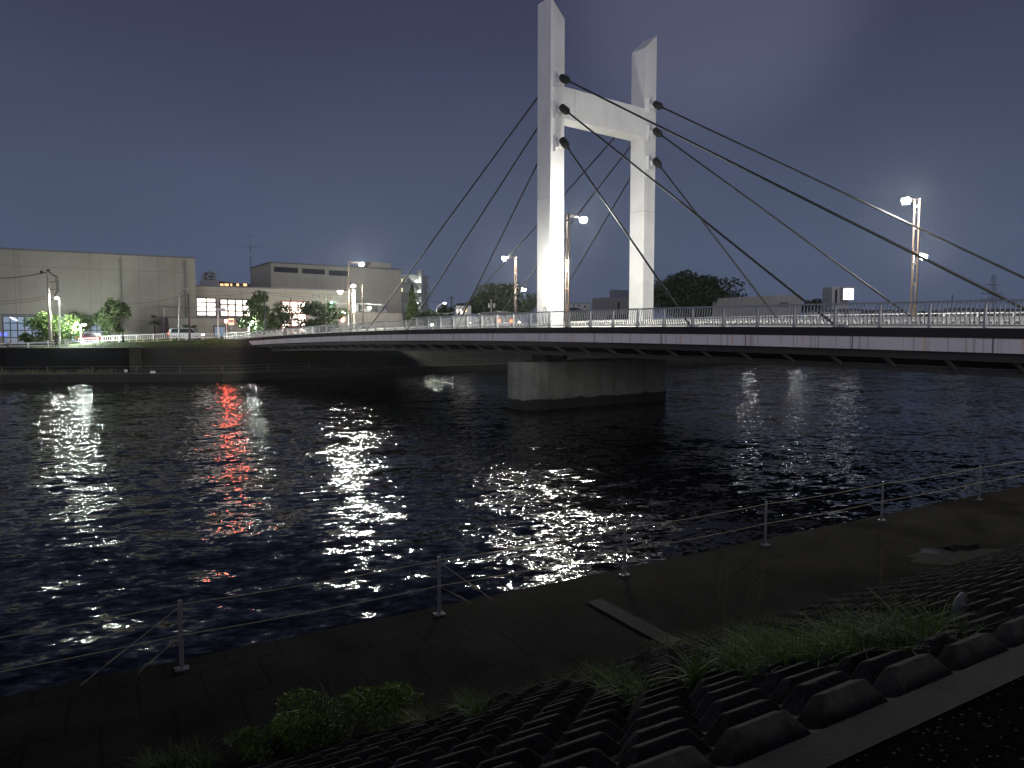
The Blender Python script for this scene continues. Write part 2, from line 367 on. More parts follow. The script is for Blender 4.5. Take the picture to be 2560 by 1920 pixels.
# ------------------------------------------------------------------ near bank
nb = MB()
def strip(mb, prof, b0, b1):
    for (n0, z0), (n1, z1) in zip(prof[:-1], prof[1:]):
        mb.quad(bn(b0, n0, z0), bn(b0, n1, z1), bn(b1, n1, z1), bn(b1, n0, z0))
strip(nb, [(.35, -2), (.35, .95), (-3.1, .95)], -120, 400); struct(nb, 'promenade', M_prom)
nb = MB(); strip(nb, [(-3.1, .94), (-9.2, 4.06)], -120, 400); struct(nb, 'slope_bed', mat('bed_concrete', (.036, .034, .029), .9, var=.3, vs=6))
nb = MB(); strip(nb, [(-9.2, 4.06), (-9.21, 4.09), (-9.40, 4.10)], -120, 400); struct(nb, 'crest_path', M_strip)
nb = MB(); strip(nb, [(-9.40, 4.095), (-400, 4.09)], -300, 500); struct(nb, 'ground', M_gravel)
def sl_z(n): return .94 + (-3.1-n)*(3.12/6.1)
SN = (N*(3.12) + V((0, 0, 6.1))).normalized()      # slope normal
def on_slope(x, y):
    d = ray(x, y); p0 = bn(0, -3.1, .94); k = (p0-V((0, 0, CAMZ))).dot(SN)/d.dot(SN); p = V((0, 0, CAMZ))+d*k
    return onz(x, y, .95) if p.z < .95 else (onz(x, y, 4.1) if p.z > 4.1 else p)
# revetment blocks: truncated ridges, half offset from row to row
DS = (N*5.9 - V((0, 0, 3.12))).normalized()       # down the slope
LM, Q = .55, .305
blk = []
for r in range(21):
    n = -9.045 + r*Q
    if n > -3.15: break
    for c in range(-9, 75):
        b = 5.30 + c*LM + (r % 2)*LM/2
        p = bn(b, n, sl_z(n)); blk.append((p.xy.length if True else 0, p))
vis = []
for d, p in blk:
    if p.y < 1.5: continue
    x = p.x/p.y*F+1280
    if -60 < x < 2760: vis.append((d, p))
vis.sort(key=lambda q: q[0])
def add_block(mb, p):
    # foot .50 x .27, top ridge .26 x .07, .155 high, standing upright rather than square to the slope
    j = lambda s_: rnd.uniform(-s_, s_)
    up = V((0, 0, 1)); h = .128+j(.006)
    dd = N*.90 - V((0, 0, .475))   # down-slope on the bed
    q = [(-1, -1), (1, -1), (1, 1), (-1, 1)]
    base = [p+B*a*(.262+j(.006))+dd*c*.115 - up*.03 for a, c in q]
    top = [p+B*a*(.145+j(.01))+dd*(c*.038)+up*(h+j(.004))+N*.01 for a, c in q]
    mb.hexa(base+top)
rv = thing('block_revetment', 'sloping revetment of trapezoid concrete blocks below the gravel crest of the near bank', 'revetment', bn(5, -9, 4.06))
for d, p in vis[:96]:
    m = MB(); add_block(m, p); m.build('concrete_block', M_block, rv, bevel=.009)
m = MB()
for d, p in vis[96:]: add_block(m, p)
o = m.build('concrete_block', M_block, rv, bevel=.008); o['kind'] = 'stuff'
# light slab across the promenade, silt patch and puddle
def flat(name, pts, z, m, thick=0):
    mb = MB(); q = [V((*onz(x, y, z).xy, z)) for x, y in pts]
    if thick: mb.prism(q, (0, 0, thick))
    else: mb.add(q, [tuple(range(len(q)))])
    return mb
o = flat('x', [(1468, 1512), (1502, 1502), (1700, 1606), (1672, 1626)], .93, 0, .05).build('drain_cover', M_strip)
tag(o, 'long pale concrete drain cover laid across the promenade, narrow end at the water', 'drain cover')
def blob(cx, cy, rx, ry, n, seed, amp):
    return [(cx+rx*math.cos(2*math.pi*i/n)*(1+amp*mnoise.noise(V((math.cos(2*math.pi*i/n)*2, math.sin(2*math.pi*i/n)*2, seed)))),
             cy+ry*math.sin(2*math.pi*i/n)*(1+amp*mnoise.noise(V((math.cos(2*math.pi*i/n)*2, math.sin(2*math.pi*i/n)*2, seed+9))))) for i in range(n)]
struct(flat('x', blob(2420, 1392, 150, 22, 40, 3, .5), .955, 0), 'silt_patch', M_silt)
mb = flat('x', blob(2345, 1376, 48, 8, 28, 5, 1.2), .960, 0); o = mb.build('puddle', M_puddle); o['kind'] = 'structure'
mb = flat('x', blob(2405, 1369, 52, 6, 28, 8, 1.2), .960, 0); o = mb.build('puddle', M_puddle); o['kind'] = 'structure'
# rail of the promenade
rl = thing('promenade_railing', 'low railing of thin steel posts and two wire ropes along the near water edge', 'railing', bn(0, 0, .95))
pb = [-12.15, -8.1, -4.05, 0, 4.05, 8.1, 12.2, 16.6, 21.3, 26, 30.7, 35.4]
for b in pb:
    m = MB(); p = bn(b, 0, .95); m.tube(p, p+V((0, 0, 1.02)), .032, .032, 8); m.fbox(p, B, N, -.09, .09, -.07, .07, .951, .972)
    for a in (-.065, .065): m.tube(p+B*a, p+B*a+V((0, 0, .05)), .014, .014, 6)
    m.build('post', M_gal, rl)
for h in (.97, .52):
    m = MB()
    for b0, b1 in zip(pb[:-1], pb[1:]):
        pts = [bn(b0+(b1-b0)*k/6, -.035, .95+h-.03*(1-(2*k/6-1)**2)) for k in range(7)]; m.path(pts, .007, 5)
    m.build('wire_rope', M_rope, rl)
def brace(b, s, h, L):
    m = MB(); p0 = bn(b, .0, .95+h); p1 = bn(b+s*L, .15, .97); m.path([p0, p1], .006, 5)
    mid = p0.lerp(p1, .55); m.tube(mid, p0.lerp(p1, .75), .013, .013, 6); m.build('brace_wire', M_rope, rl)
brace(0, -1, .93, 1.25); brace(0, -1, .5, .55); brace(4.05, 1, .93, 1.1); brace(4.05, 1, .5, .7); brace(21.3, -1, .93, 1.0); brace(21.3, -1, .5, .55)

# ------------------------------------------------------------------ far bank terrain
def lerp(a, b, k): return a+(b-a)*k
def ef(p): return V((p[0], p[1], 0))
EP = []
for a, b in zip(E_FAR[:-1], E_FAR[1:]):
    n = max(1, int((ef(b)-ef(a)).length/5))
    for k in range(n): EP.append(ef(a).lerp(ef(b), k/n))
EP.append(ef(E_FAR[-1]))
def GZ(p):
    b = (p-P1).dot(B)
    if b < -12: return 4.3
    if b < 18: return lerp(4.3, 5.2, (b+12)/30)
    if b < 36: return lerp(5.2, 4.5, (b-18)/18)
    return 4.5
def dirn(p):          # inland direction of the far bank
    return N
def crest(p): return min(GZ(p), 4.12)
ISP = max(i for i, p in enumerate(EP) if p.x/max(p.y, 1) < -.52 and p.y > 0 or p.y <= 0)
def bank(prof, sel=None):
    mb = MB(); pts = EP if sel is None else (EP[:ISP+1] if sel == 'wall' else EP[ISP:])
    for a, b in zip(pts[:-1], pts[1:]):
        for (n0, z0), (n1, z1) in zip(prof[:-1], prof[1:]):
            f = lambda p, n, z: p+dirn(p)*n+V((0, 0, z(p) if callable(z) else z))
            mb.quad(f(a, n0, z0), f(b, n0, z0), f(b, n1, z1), f(a, n1, z1))
    return mb
split = lambda p: p.x/max(p.y, 1) < -.506
struct(bank([(0, -2), (0, .95), (3.4, .97)]), 'far_promenade', mat('far_quay', (.03, .03, .027), .9, var=.3, vs=.6))
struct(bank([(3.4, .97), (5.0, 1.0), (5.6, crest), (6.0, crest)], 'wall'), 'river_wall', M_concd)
struct(bank([(3.4, .97), (9.2, crest), (9.6, crest)], 'slope'), 'block_slope', M_fslope)
struct(bank([(6.0, lambda p: crest(p)-.01), (9.6, lambda p: crest(p)-.01)], 'wall'), 'crest_verge', M_soil)
struct(bank([(9.6, lambda p: crest(p)), (12.5, GZ), (13.5, GZ)]), 'grass_bank', mat('grass_soil', (.05, .07, .025), .95, var=.4, vs=2))
struct(bank([(13.5, GZ), (24, GZ)]), 'road', M_road)
struct(bank([(24, GZ), (60, lambda p: GZ(p)), (2500, 4.4)]), 'far_ground', M_soil)
# concrete pilaster between wall and slope
p = EP[ISP]; m = MB(); m.prism([p-B*.5+N*3.8+V((0,0,.9)), p-B*.5+N*5.2+V((0,0,4.2)), p-B*.5+N*9.7+V((0,0,4.2)), p-B*.5+N*9.7+V((0,0,.9))], B*1.3); o = m.build('wall_pier', M_fslope); tag(o, 'tall concrete end pier between the dark river wall and the block slope', 'wall')
# abutment of the bridge on the far bank
# ------------------------------------------------------------------ bridge
bridge = thing('cable_stayed_bridge', 'white cable-stayed road bridge with one H-shaped pylon crossing the river', 'bridge', brz(-5.7, 10.87, 0))
U0, U1 = -74.0, 46.0
US = [U0+k*2.0 for k in range(int((U1-U0)/2)+1)]
def swp(prof, u0=U0, u1=U1, mirror=False, st=2.0):
    us = [u0+(u1-u0)*k/max(1, round((u1-u0)/st)) for k in range(max(1, round((u1-u0)/st))+1)]; m = MB()
    pr = [(21.74-t, z) for t, z in prof][::-1] if mirror else prof
    return m.sweep([[br(u, t, z) for t, z in pr] for u in us])
for mi in (False, True):
    swp([(0, 0), (0, -.40), (.35, -.40), (.35, 0)], mirror=mi).build('curb', M_curb, bridge)
    swp([(.06, -.402), (.06, -.97), (.40, -.97), (.40, -.402)], mirror=mi).build('edge_beam', M_beam, bridge)
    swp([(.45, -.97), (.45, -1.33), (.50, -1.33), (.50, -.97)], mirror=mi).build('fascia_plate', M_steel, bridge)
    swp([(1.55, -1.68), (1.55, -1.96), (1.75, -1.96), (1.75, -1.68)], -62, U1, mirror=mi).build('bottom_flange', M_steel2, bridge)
swp([(.36, -.15), (.36, -.5), (21.38, -.5), (21.38, -.15)]).build('deck_slab', M_deck, bridge)
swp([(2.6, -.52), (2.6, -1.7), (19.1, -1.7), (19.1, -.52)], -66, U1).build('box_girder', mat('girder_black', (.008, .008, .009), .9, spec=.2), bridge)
k = 0
u = -60.0
while u < U1:
    m = MB(); m.bar(br(u, .5, -1.26), br(u, 1.56, -1.74), .12, .14); m.bar(br(u, .5, -.6), br(u, .55, -1.1), .06, .06); m.build('bracket', mat('bracket_steel', (.16, .15, .14), .7), bridge); u += 2.5
# pylon legs
ZT = at(1375, 3, 57.0).z+.38
def leg(t0, t1, slant):
    m = MB(); u1 = -5.7; u0 = u1-1.65; zb = 3.9
    zt = {t0: ZT-.02, t1: ZT-.02}
    if slant == 'in+': zt[t1] -= 1.32
    else: zt[t0] -= 1.32
    m.hexa([brz(u, t, zb) for u, t in ((u1, t0), (u1, t1), (u0, t1), (u0, t0))]+[brz(u, t, zt[t]) for u, t in ((u1, t0), (u1, t1), (u0, t1), (u0, t0))])
    return m
leg(4.9, 6.3, 'in+').build('pylon_leg', M_pylon, bridge, bevel=.03)
leg(15.44, 16.84, 'in-').build('pylon_leg', M_pylon, bridge, bevel=.03)
zc1 = at(1408, 217, 57.9).z; zc0 = at(1408, 297, 57.9).z
m = MB(); m.hexa([brz(u, t, z) for z in (zc0, zc1) for u, t in ((-5.703, 6.303), (-5.703, 15.437), (-7.2, 15.437), (-7.2, 6.303))]); m.build('crossbeam', M_pylon, bridge, bevel=.02)
m = MB(); m.fbox(brz(-5.70, 7.4, 0), T, A, -.015, .015, -.003, .004, zc0+.01, zc1-.01); m.build('seam', M_gal, bridge)
for z in (zc0-6.2,):
    for t0 in (4.9, 15.44):
        m = MB(); m.fbox(brz(-5.7, t0, 0), T, A, -.004, 1.404, -1.654, .004, z, z+.025); m.build('seam', M_gal, bridge)
# small service door outline low on the outer side of the near leg
m = MB(); pts = [brz(-6.35+.17*math.cos(a), 4.88, 7.2+(.6 if math.sin(a) > 0 else -.45)+.17*math.sin(a)) for a in [2*math.pi*i/20 for i in range(21)]]; m.path(pts, .022, 5); m.build('service_hatch', M_gal, bridge)
# cables
anch = {}
for nm, tt, ys, Yd in (('n', 5.6, (199, 275, 359), 56.8), ('f', 16.14, (259, 329, 403), 63.1)):
    for i, (yy, ue) in enumerate(zip(ys, (27.8, 17.7, 7.8))):
        if nm == 'f': zz = anch[('n', i)]
        else:
            zz = at(1402, yy, Yd).z; anch[('n', i)] = zz
        pa = brz(-4.85, tt, zz); pe = br(ue, tt, -.1)
        d = (pe-pa).normalized()
        m = MB(); n = 14; L = (pe-pa).length
        m.tube(pa, pe, .07, .07, 10); m.build('stay_cable', M_cable, bridge, smooth=True)
        # socket: box bracket on the leg, black cap
        m = MB(); m.fbox(brz(-5.7, tt, 0), T, A, -.26, .26, .002, .5, zz-.18, zz+.28); m.build('anchor_bracket', M_pylon, bridge, bevel=.02)
        m = MB(); m.fbox(brz(-5.7, tt-.42, 0), T, A, -.02, .02, .002, .28, zz-.5, zz+.75); m.build('anchor_plate', M_pylon, bridge)
        m = MB(); m.tube(pa-d*.42, pa+d*.25, .30, .30, 12); m.tube(pa+d*.25, pa+d*.62, .28, .10, 12); m.build('cable_socket', M_black, bridge, smooth=False)
        # back stay
        pb0 = brz(-7.35, tt, zz); pe = br(-13.0-ue, tt, -.1)
        m = MB(); L = (pe-pb0).length
        m.tube(pb0, pe, .07, .07, 10); m.build('stay_cable', M_cable, bridge, smooth=True)
        for e, dd in ((br(ue, tt, -.16), 1), (br(-13.0-ue, tt, -.16), -1)):
            m = MB(); m.fbox(e, A, T, -.35, .35, -.2, .2, e.z, e.z+.35); m.build('deck_anchor', M_rail, bridge, bevel=.03)
# pier in the water
def pier_ring(z, g=0):
    pts = []; R_ = 2.0-g
    for i in range(9): a = math.pi/2+math.pi*i/8; pts.append(brz(-6.7+R_*math.sin(a), 3.87+R_*math.cos(a)*.95, z))
    for i in range(9): a = -math.pi/2+math.pi*i/8; pts.append(brz(-6.7+R_*math.sin(a), 17.4+R_*math.cos(a)*.35, z))
    return pts
m = MB(); m.sweep([pier_ring(-2), pier_ring(.72), pier_ring(3.55), pier_ring(3.68, .10)]); m.build('pier', M_conc, bridge)
for t in (5.6, 16.1):
    m = MB(); m.fbox(brz(-6.6, t, 0), T, A, -1.1, 1.1, -.9, .9, 3.66, 4.7); m.build('bearing', M_steel, bridge)
for t, ww in ((11.6, .7), (17.6, 1.1)):
    m = MB(); m.fbox(brz(-5.3, t, 0), T, A, -ww/2, ww/2, -.05, .05, 3.7, 4.15); m.build('bearing_guard', M_gal, bridge)
# abutments
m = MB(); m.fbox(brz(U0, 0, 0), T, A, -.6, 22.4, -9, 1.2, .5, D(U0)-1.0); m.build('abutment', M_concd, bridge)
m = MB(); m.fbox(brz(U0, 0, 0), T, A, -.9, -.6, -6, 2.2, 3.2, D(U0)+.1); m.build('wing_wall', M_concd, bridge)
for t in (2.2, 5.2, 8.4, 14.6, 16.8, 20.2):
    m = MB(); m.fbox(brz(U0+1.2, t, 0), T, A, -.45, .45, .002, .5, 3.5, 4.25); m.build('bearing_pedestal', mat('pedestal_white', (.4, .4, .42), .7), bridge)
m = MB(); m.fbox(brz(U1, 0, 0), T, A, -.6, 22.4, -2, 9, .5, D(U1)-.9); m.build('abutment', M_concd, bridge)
m = MB(); m.tube(brz(U0+2.6, .055, D(U0)-.66), brz(U0+2.6, .03, D(U0)-.66), .09, .09, 10); m.build('drain_hole', M_black, bridge)

# railings of the bridge
def bridge_rail(t, out, label, grp):
    rt = thing('bridge_railing', label, 'railing', br(-5, t, 0), 0, grp); s = -out
    H = 1.06; h0 = lambda u: .86 if u < -19.5 else H
    for a, b in ((-74, -19.6), (-19.5, 46)):
        hh = .86 if a == -74 else H
        n = round((b-a)/2.0); m = MB()
        for k in range(n): m.bar(br(a+(b-a)*k/n, t, hh), br(a+(b-a)*(k+1)/n+.02, t, hh), .11, .075)
        m.build('top_rail', M_rail, rt)
        m = MB()
        for k in range(n): m.bar(br(a+(b-a)*k/n, t, .10), br(a+(b-a)*(k+1)/n+.02, t, .10), .05, .05)
        if a == -74:
            for k in range(n): m.bar(br(a+(b-a)*k/n, t, .48), br(a+(b-a)*(k+1)/n+.02, t, .48), .035, .035)
        m.build('bottom_rail', M_rail, rt)
    u = -73.9
    while u < 46:
        hh = h0(u); m = MB()
        for sgn in (1,):
            m.hexa([br(u-.045, t-.10, .004), br(u+.045, t-.10, .004), br(u+.045, t+.12, .004), br(u-.045, t+.12, .004),
                    br(u-.035, t-.05, hh-.04), br(u+.035, t-.05, hh-.04), br(u+.035, t+.05, hh-.04), br(u-.035, t+.05, hh-.04)])
        m.build('post', M_rail, rt)
        if u+2.05 < 46:
            m = MB(); nb_ = 12 if u > -52 else 9
            for k in range(1, nb_):
                uu = u+2.05*k/nb_; hb = h0(u)-.035
                if t > 10 and k % 2: continue
                if u < -19.5:
                    m.bar(br(uu, t, .10), br(uu, t, hb), .022, .022, T)
                else:
                    bo = .085*out; ww = .036
                    m.bar(br(uu, t, .10), br(uu, t+bo, .38), ww, .035, A); m.bar(br(uu, t+bo, .38), br(uu, t+bo*.7, .62), ww, .035, A); m.bar(br(uu, t+bo*.7, .62), br(uu, t, hb), ww, .035, A)
            m.build('baluster_panel', M_rail, rt)
        u += 2.05
bridge_rail(.16, -1, 'grey baluster railing on the near edge of the bridge deck, facing the camera', 'bridge railings')
bridge_rail(21.58, 1, 'grey baluster railing on the far edge of the bridge deck, beyond the roadway', 'bridge railings')
def guard(t, label):
    g = thing('guard_fence', label, 'guard fence', br(-5, t, -.15), 0, 'white guard fences beside the roadway')
    for nm, z, hh in (('top_beam', .50, .14), ('lower_beam', .14, .18)):
        m = MB()
        for k in range(58): m.bar(br(-72+k*2, t, z), br(-70+k*2, t, z), .07, hh)
        m.build(nm, M_white, g)
    u = -72
    while u < 44:
        m = MB(); m.fbox(br(u, t, 0), A, T, -.06, .06, -.05, .05, br(u, t, -.15).z, br(u, t, .53).z); m.build('post', M_white, g)
        m = MB()
        for k in range(1, 5): m.bar(br(u+k*.45, t, .20), br(u+k*.45, t, .46), .12, .05, T)
        m.build('infill', M_white, g); u += 2.25
guard(5.9+.9, 'white guard fence between the near walkway and the roadway of the bridge')
guard(15.0, 'white guard fence between the roadway and the far walkway of the bridge')

# lamps of the bridge: brown twin posts, a high arm over the road, a low arm over the walkway
def bridge_lamp():
    o = thing('bridge_lamp', '', 'street lamp', (0, 0, 0), 0, 'brown twin-post lamps on the bridge')
    ex, ey = V((1, 0, 0)), V((0, 1, 0))          # x: towards the road, y: along the deck
    for s in (-1, 1):
        m = MB(); m.fbox((0, 0), ex, ey, -.055, .055, s*.15-.05, s*.15+.05, 0, 8.55); m.build('post', M_brown, o, world=False)
    m = MB(); m.fbox((0, 0), ex, ey, -.045, .045, -.10, .10, .02, 1.9)
    for z in (3.0, 4.3, 5.05, 6.6, 8.0): m.fbox((0, 0), ex, ey, -.045, .045, -.10, .10, z, z+.13)
    m.build('spacer', M_brown, o, world=False)
    m = MB()
    for s in (-1, 1): m.bar((.0, s*.05, 8.45+s*.06), (1.25, s*.05, 8.40+s*.06), .05, .05)
    m.build('upper_arm', M_brown, o, world=False)
    m = MB(); m.bar((0, 0, 5.02), (-.95, 0, 5.08), .06, .06); m.build('lower_arm', M_brown, o, world=False)
    for x, z, sg, rr in ((1.55, 8.35, 1, .30), (-1.15, 5.0, -1, .25)):
        m = MB(); m.hexa([V((x-.38, -.16, z+.02)), V((x+.38, -.16, z+.02)), V((x+.38, .16, z+.02)), V((x-.38, .16, z+.02)),
                          V((x-.28, -.10, z+.16)), V((x+.28, -.10, z+.16)), V((x+.28, .10, z+.16)), V((x-.28, .10, z+.16))]); h = m.build('lamp_head', M_head, o, world=False)
        m = MB(); m.ball((x, 0, z-.10), rr, rr*.9, rr*.75, 8, 6); m.build('lamp_glass', E_lamp, h, world=False, smooth=True)
    return o
L0 = bridge_lamp()
TA = math.atan2(T.y, T.x)
lampspec = [(-2.5, 3.9, 0, 'brown twin-post lamp beside the near pylon leg, its low lamp lighting the leg'),
            (-41, 3.9, 0, 'tall brown twin-post lamp on the bridge in front of the pale upper hall'),
            (36.5, 3.9, 0, 'brown twin-post lamp at the near end of the bridge, right of the picture'),
            (15.95, 17.8, 1, 'brown twin-post lamp crossed by stay cables at far right'),
            (-27.2, 17.8, 1, 'brown twin-post lamp left of the pylon, in front of the round dark tree'),
            (-67, 17.8, 1, 'small brown twin-post lamp at the far end of the bridge, right of the taller one')]
for i, (u, t, flip, lab) in enumerate(lampspec):
    o = L0 if i == 0 else copytree(L0)
    o.location = br(u, t, -.15); o.rotation_euler.z = TA+(math.pi if flip else 0); o['label'] = lab
    if u > 30:
        for c in o.children:
            for g in c.children:
                g.data = g.data.copy(); g.data.materials[0] = emat('lamp_glow_weak', (1, .95, .8), 1100)

# ------------------------------------------------------------------ vegetation
def leafcol(name, c): return mat(name, c, .7, var=.45, vs=1.2)
G_dark = leafcol('foliage_dark', (.035, .055, .022)); G_mid = leafcol('foliage_mid', (.055, .085, .028)); G_bright = leafcol('foliage_bright', (.10, .17, .035))
G_grass = leafcol('grass_blades', (.07, .11, .03)); G_dry = leafcol('dry_grass', (.17, .15, .08))
def leaves(mb, c, rx, ry, rz, n, s, clumps=14, seed=0, flat_=0):
    rr = random.Random(seed); cl = []
    for i in range(clumps):
        while True:
            q = V((rr.uniform(-1, 1), rr.uniform(-1, 1), rr.uniform(-1, 1)))
            if .25 < q.length < .88: break
        cl.append((q, rr.uniform(.20, .42)))
    for i in range(n):
        q, r = cl[rr.randrange(clumps)]
        d = V((rr.gauss(0, 1), rr.gauss(0, 1), rr.gauss(0, 1))).normalized()*r*(rr.random()**.3)
        p = q+d
        pw = V((c[0]+p.x*rx, c[1]+p.y*ry, c[2]+p.z*rz))
        a = V((rr.gauss(0, 1), rr.gauss(0, 1), rr.gauss(0, 1))).normalized()
        b = a.orthogonal().normalized(); cc = a.cross(b); k = s*rr.uniform(.6, 1.5)
        b = b*k; cc = cc*k*.55
        mb.add([pw-b, pw-cc, pw+b, pw+cc], [(0, 1, 2, 3)])
    return cl
def tree(name, label, cat, x0, x1, ytop, ybot, Y, n, s, m, group=None, trunk=True, clumps=16, seed=0, depth=1.0, shape=None, zb=None):
    pt = at((x0+x1)/2, ytop, Y); rx = (x1-x0)/2/F*Y; z1 = pt.z; zb_ = at(0, ybot, Y).z
    g = GZ(V((pt.x, Y, 0))) if zb is None else zb
    t = thing(name, label, cat, (pt.x, Y, g), 0, group)
    c = (pt.x, Y, (z1+zb_)/2); rz = (z1-zb_)/2
    mb = MB()
    if shape == 'cone':
        rr = random.Random(seed)
        for i in range(n):
            h = rr.random()**1.5; r = (1-h)**.8*(.8+.25*mnoise.noise(V((h*9, seed, 0))))
            a = rr.uniform(0, 6.28); q = r*rr.random()**.4*(.85+.3*mnoise.noise(V((math.cos(a)*2, math.sin(a)*2, h*8))))
            pw = V((c[0]+q*rx*math.cos(a), c[1]+q*rx*math.sin(a), zb_+h*2*rz)); v = V((rr.gauss(0, 1), rr.gauss(0, 1), rr.gauss(0, 1))).normalized()
            b = v.orthogonal().normalized(); cc = v.cross(b); k = s*rr.uniform(.6, 1.4); mb.add([pw-b*k, pw-cc*k*.5, pw+b*k, pw+cc*k*.5], [(0, 1, 2, 3)])
        cl = []
    else: cl = leaves(mb, c, rx, rx*depth, rz, n, s, clumps, seed)
    mb.build('crown', m, t)
    if trunk:
        mb = MB(); r = max(.12, rx*.07); top = V(c); mb.tube((pt.x, Y, g-.1), top-V((0, 0, rz*.35)), r, r*.6, 8)
        for q, rr_ in cl[:7]: mb.tube(top-V((0, 0, rz*.35)), V((c[0]+q.x*rx, c[1]+q.y*rx*depth, c[2]+q.z*rz)), r*.5, r*.12, 5)
        mb.build('trunk', M_trunk, t)
    return t
tree('broadleaf_tree', 'large dark dome-shaped tree right of the far pylon leg', 'tree', 1615, 1850, 682, 800, 190, 17000, .40, G_dark, clumps=90, seed=3)
tree('broadleaf_tree', 'round dark tree standing behind the near pylon leg', 'tree', 1172, 1352, 702, 800, 165, 7000, .38, G_mid, clumps=34, seed=5)
tree('cypress_tree', 'pointed conifer in front of the stair tower of the apartment block', 'tree', 1002, 1058, 712, 812, 135, 3800, .26, G_mid, shape='cone', seed=2)
tree('broadleaf_tree', 'low bushy tree just right of the pointed conifer', 'tree', 1048, 1110, 775, 815, 140, 1500, .25, G_mid, seed=8)
tree('broadleaf_tree', 'low dark tree between the curved street lamp and the small house', 'tree', 1090, 1142, 762, 812, 160, 1500, .3, G_dark, seed=9)
tree('broadleaf_tree', 'wide tree standing in front of the lit shop windows', 'tree', 585, 722, 732, 835, 112, 4500, .24, G_mid, clumps=26, seed=11)
tree('broadleaf_tree', 'dark spreading tree beside the green traffic signal', 'tree', 738, 868, 742, 835, 116, 4200, .24, G_dark, clumps=24, seed=12)
tree('broadleaf_tree', 'rounded dark tree standing alone in front of the blank hall wall', 'tree', 246, 322, 738, 842, 106, 4200, .2, G_mid, clumps=26, seed=13)
tree('lit_bush', 'bright green bushy tree lit by the lamps behind the utility pole', 'tree', 60, 205, 775, 862, 99, 6000, .16, G_bright, clumps=30, seed=14, depth=.6)
tree('low_bush', 'low bright shrub at the left end of the lit greenery', 'shrub', 44, 80, 832, 862, 98.5, 900, .12, G_bright, trunk=False, seed=15)
tree('climbing_plant', 'leafy creeper spreading over the hall wall behind the twin lamp', 'creeper', 155, 262, 772, 822, 109.5, 2800, .17, G_mid, trunk=False, clumps=20, seed=16, depth=.25)
tree('round_shrub', 'low feathery shrub behind the pale minivan', 'shrub', 452, 494, 808, 840, 112, 900, .15, G_mid, trunk=False, seed=17)
tree('broadleaf_tree', 'small dark tree top between the warehouse and the lit sign', 'tree', 2008, 2075, 750, 790, 200, 1200, .4, G_dark, seed=18)
tree('broadleaf_tree', 'low dark tree seen through the railing right of the near pylon leg', 'tree', 1405, 1500, 772, 815, 170, 1600, .35, G_dark, seed=19)
tree('broadleaf_tree', 'low dark tree seen through the railing left of the far pylon leg', 'tree', 1520, 1600, 780, 815, 170, 1500, .35, G_dark, seed=20)
tree('broadleaf_tree', 'dark tree seen through the bridge railing between the right lamp and the frame edge', 'tree', 2290, 2400, 770, 812, 150, 1600, .3, G_dark, seed=21)
# palm
def palm(x, ytop, ybase, Y, sz, label):
    pt = at(x, ytop, Y); g = GZ(pt); t = thing('fan_palm', label, 'palm', (pt.x, Y, g)); c = V((pt.x, Y, pt.z-sz*.6))
    m = MB(); m.tube((pt.x, Y, g-.1), c, .16, .12, 8); m.build('trunk', M_trunk, t)
    m = MB(); rr = random.Random(4)
    for i in range(46):
        a = rr.uniform(0, 6.28); e = rr.uniform(-.7, 1.2); d = V((math.cos(a)*math.cos(e), math.sin(a)*math.cos(e), math.sin(e)))
        L = sz*rr.uniform(.8, 1.1)
        for j in range(7):
            ph = (j-3)*.16; sd = d.cross(V((0, 0, 1))).normalized(); dd = (d+sd*ph).normalized(); p0 = c+d*L*.4; p1 = c+d*L*.4+dd*L*.6-V((0, 0, L*.18*(1+abs(ph))))
            w_ = sd*.035; m.add([p0-w_, p0+w_, p1], [(0, 1, 2)])
    m.build('crown', G_dark, t)
palm(386, 788, 840, 112, 1.35, 'small fan palm against the blank hall wall')
# blades of grass
def blades(mb, p, n, h, spread, rr, w_=.006, lean=.8, segs=5):
    for i in range(n):
        a = rr.uniform(0, 6.28); r = spread*rr.random()**.6; o = p+V((r*math.cos(a), r*math.sin(a), -.02)); a2 = rr.uniform(0, 6.28)
        L = h*rr.uniform(.45, 1.15); dr = V((math.cos(a2), math.sin(a2), 0)); ln = rr.uniform(.05, lean)*L*1.6; sd = V((-dr.y, dr.x, 0))*w_*rr.uniform(.7, 1.5)
        pts = []
        for k in range(segs+1):
            f = k/segs; pts.append((o+dr*ln*f*f+V((0, 0, L*(f-.35*f*f*(ln/L)*1.3))), (1-f*.92)))
        vs = []; fs = []
        for q, k in pts: vs += [q-sd*k, q+sd*k]
        for k in range(segs): fs.append((2*k, 2*k+1, 2*k+3, 2*k+2))
        mb.add(vs, fs)
rg = random.Random(21)
m = MB()
for i in range(330):               # along the top of the far bank
    x = rg.uniform(150, 575); p = onz(x, 0+866, 4.2) if False else None
    a = rg.uniform(0, 1); Yd = 96+a*10; p = at(x, 860, Yd); q = V((p.x, Yd, 0))
    b_ = (q-P1).dot(N); q.z = GZ(q)-.45+.4*min(1, max(0, (Yd-96)/8)); blades(m, q, 9, .55, .5, rg, .03)
o = m.build('grass', G_bright); tag(o, 'lit green grass along the top of the far bank', 'grass', kind='stuff')
m = MB()
for i in range(150):
    x = rg.uniform(-10, 300); Yd = 91.5+rg.uniform(-.8, .8)-x*.0; k = (300-x)/310
    p = at(x, 900, 87.5+(x/300)*4.6); q = V((p.x, p.y, .97)); blades(m, q, 7, .8*(.5+.8*mnoise.noise(V((x*.02, 1, 3)))+.3), .5, rg, .03)
o = m.build('dry_grass', G_dry); tag(o, 'dry grass along the foot of the far river wall', 'grass', kind='stuff')
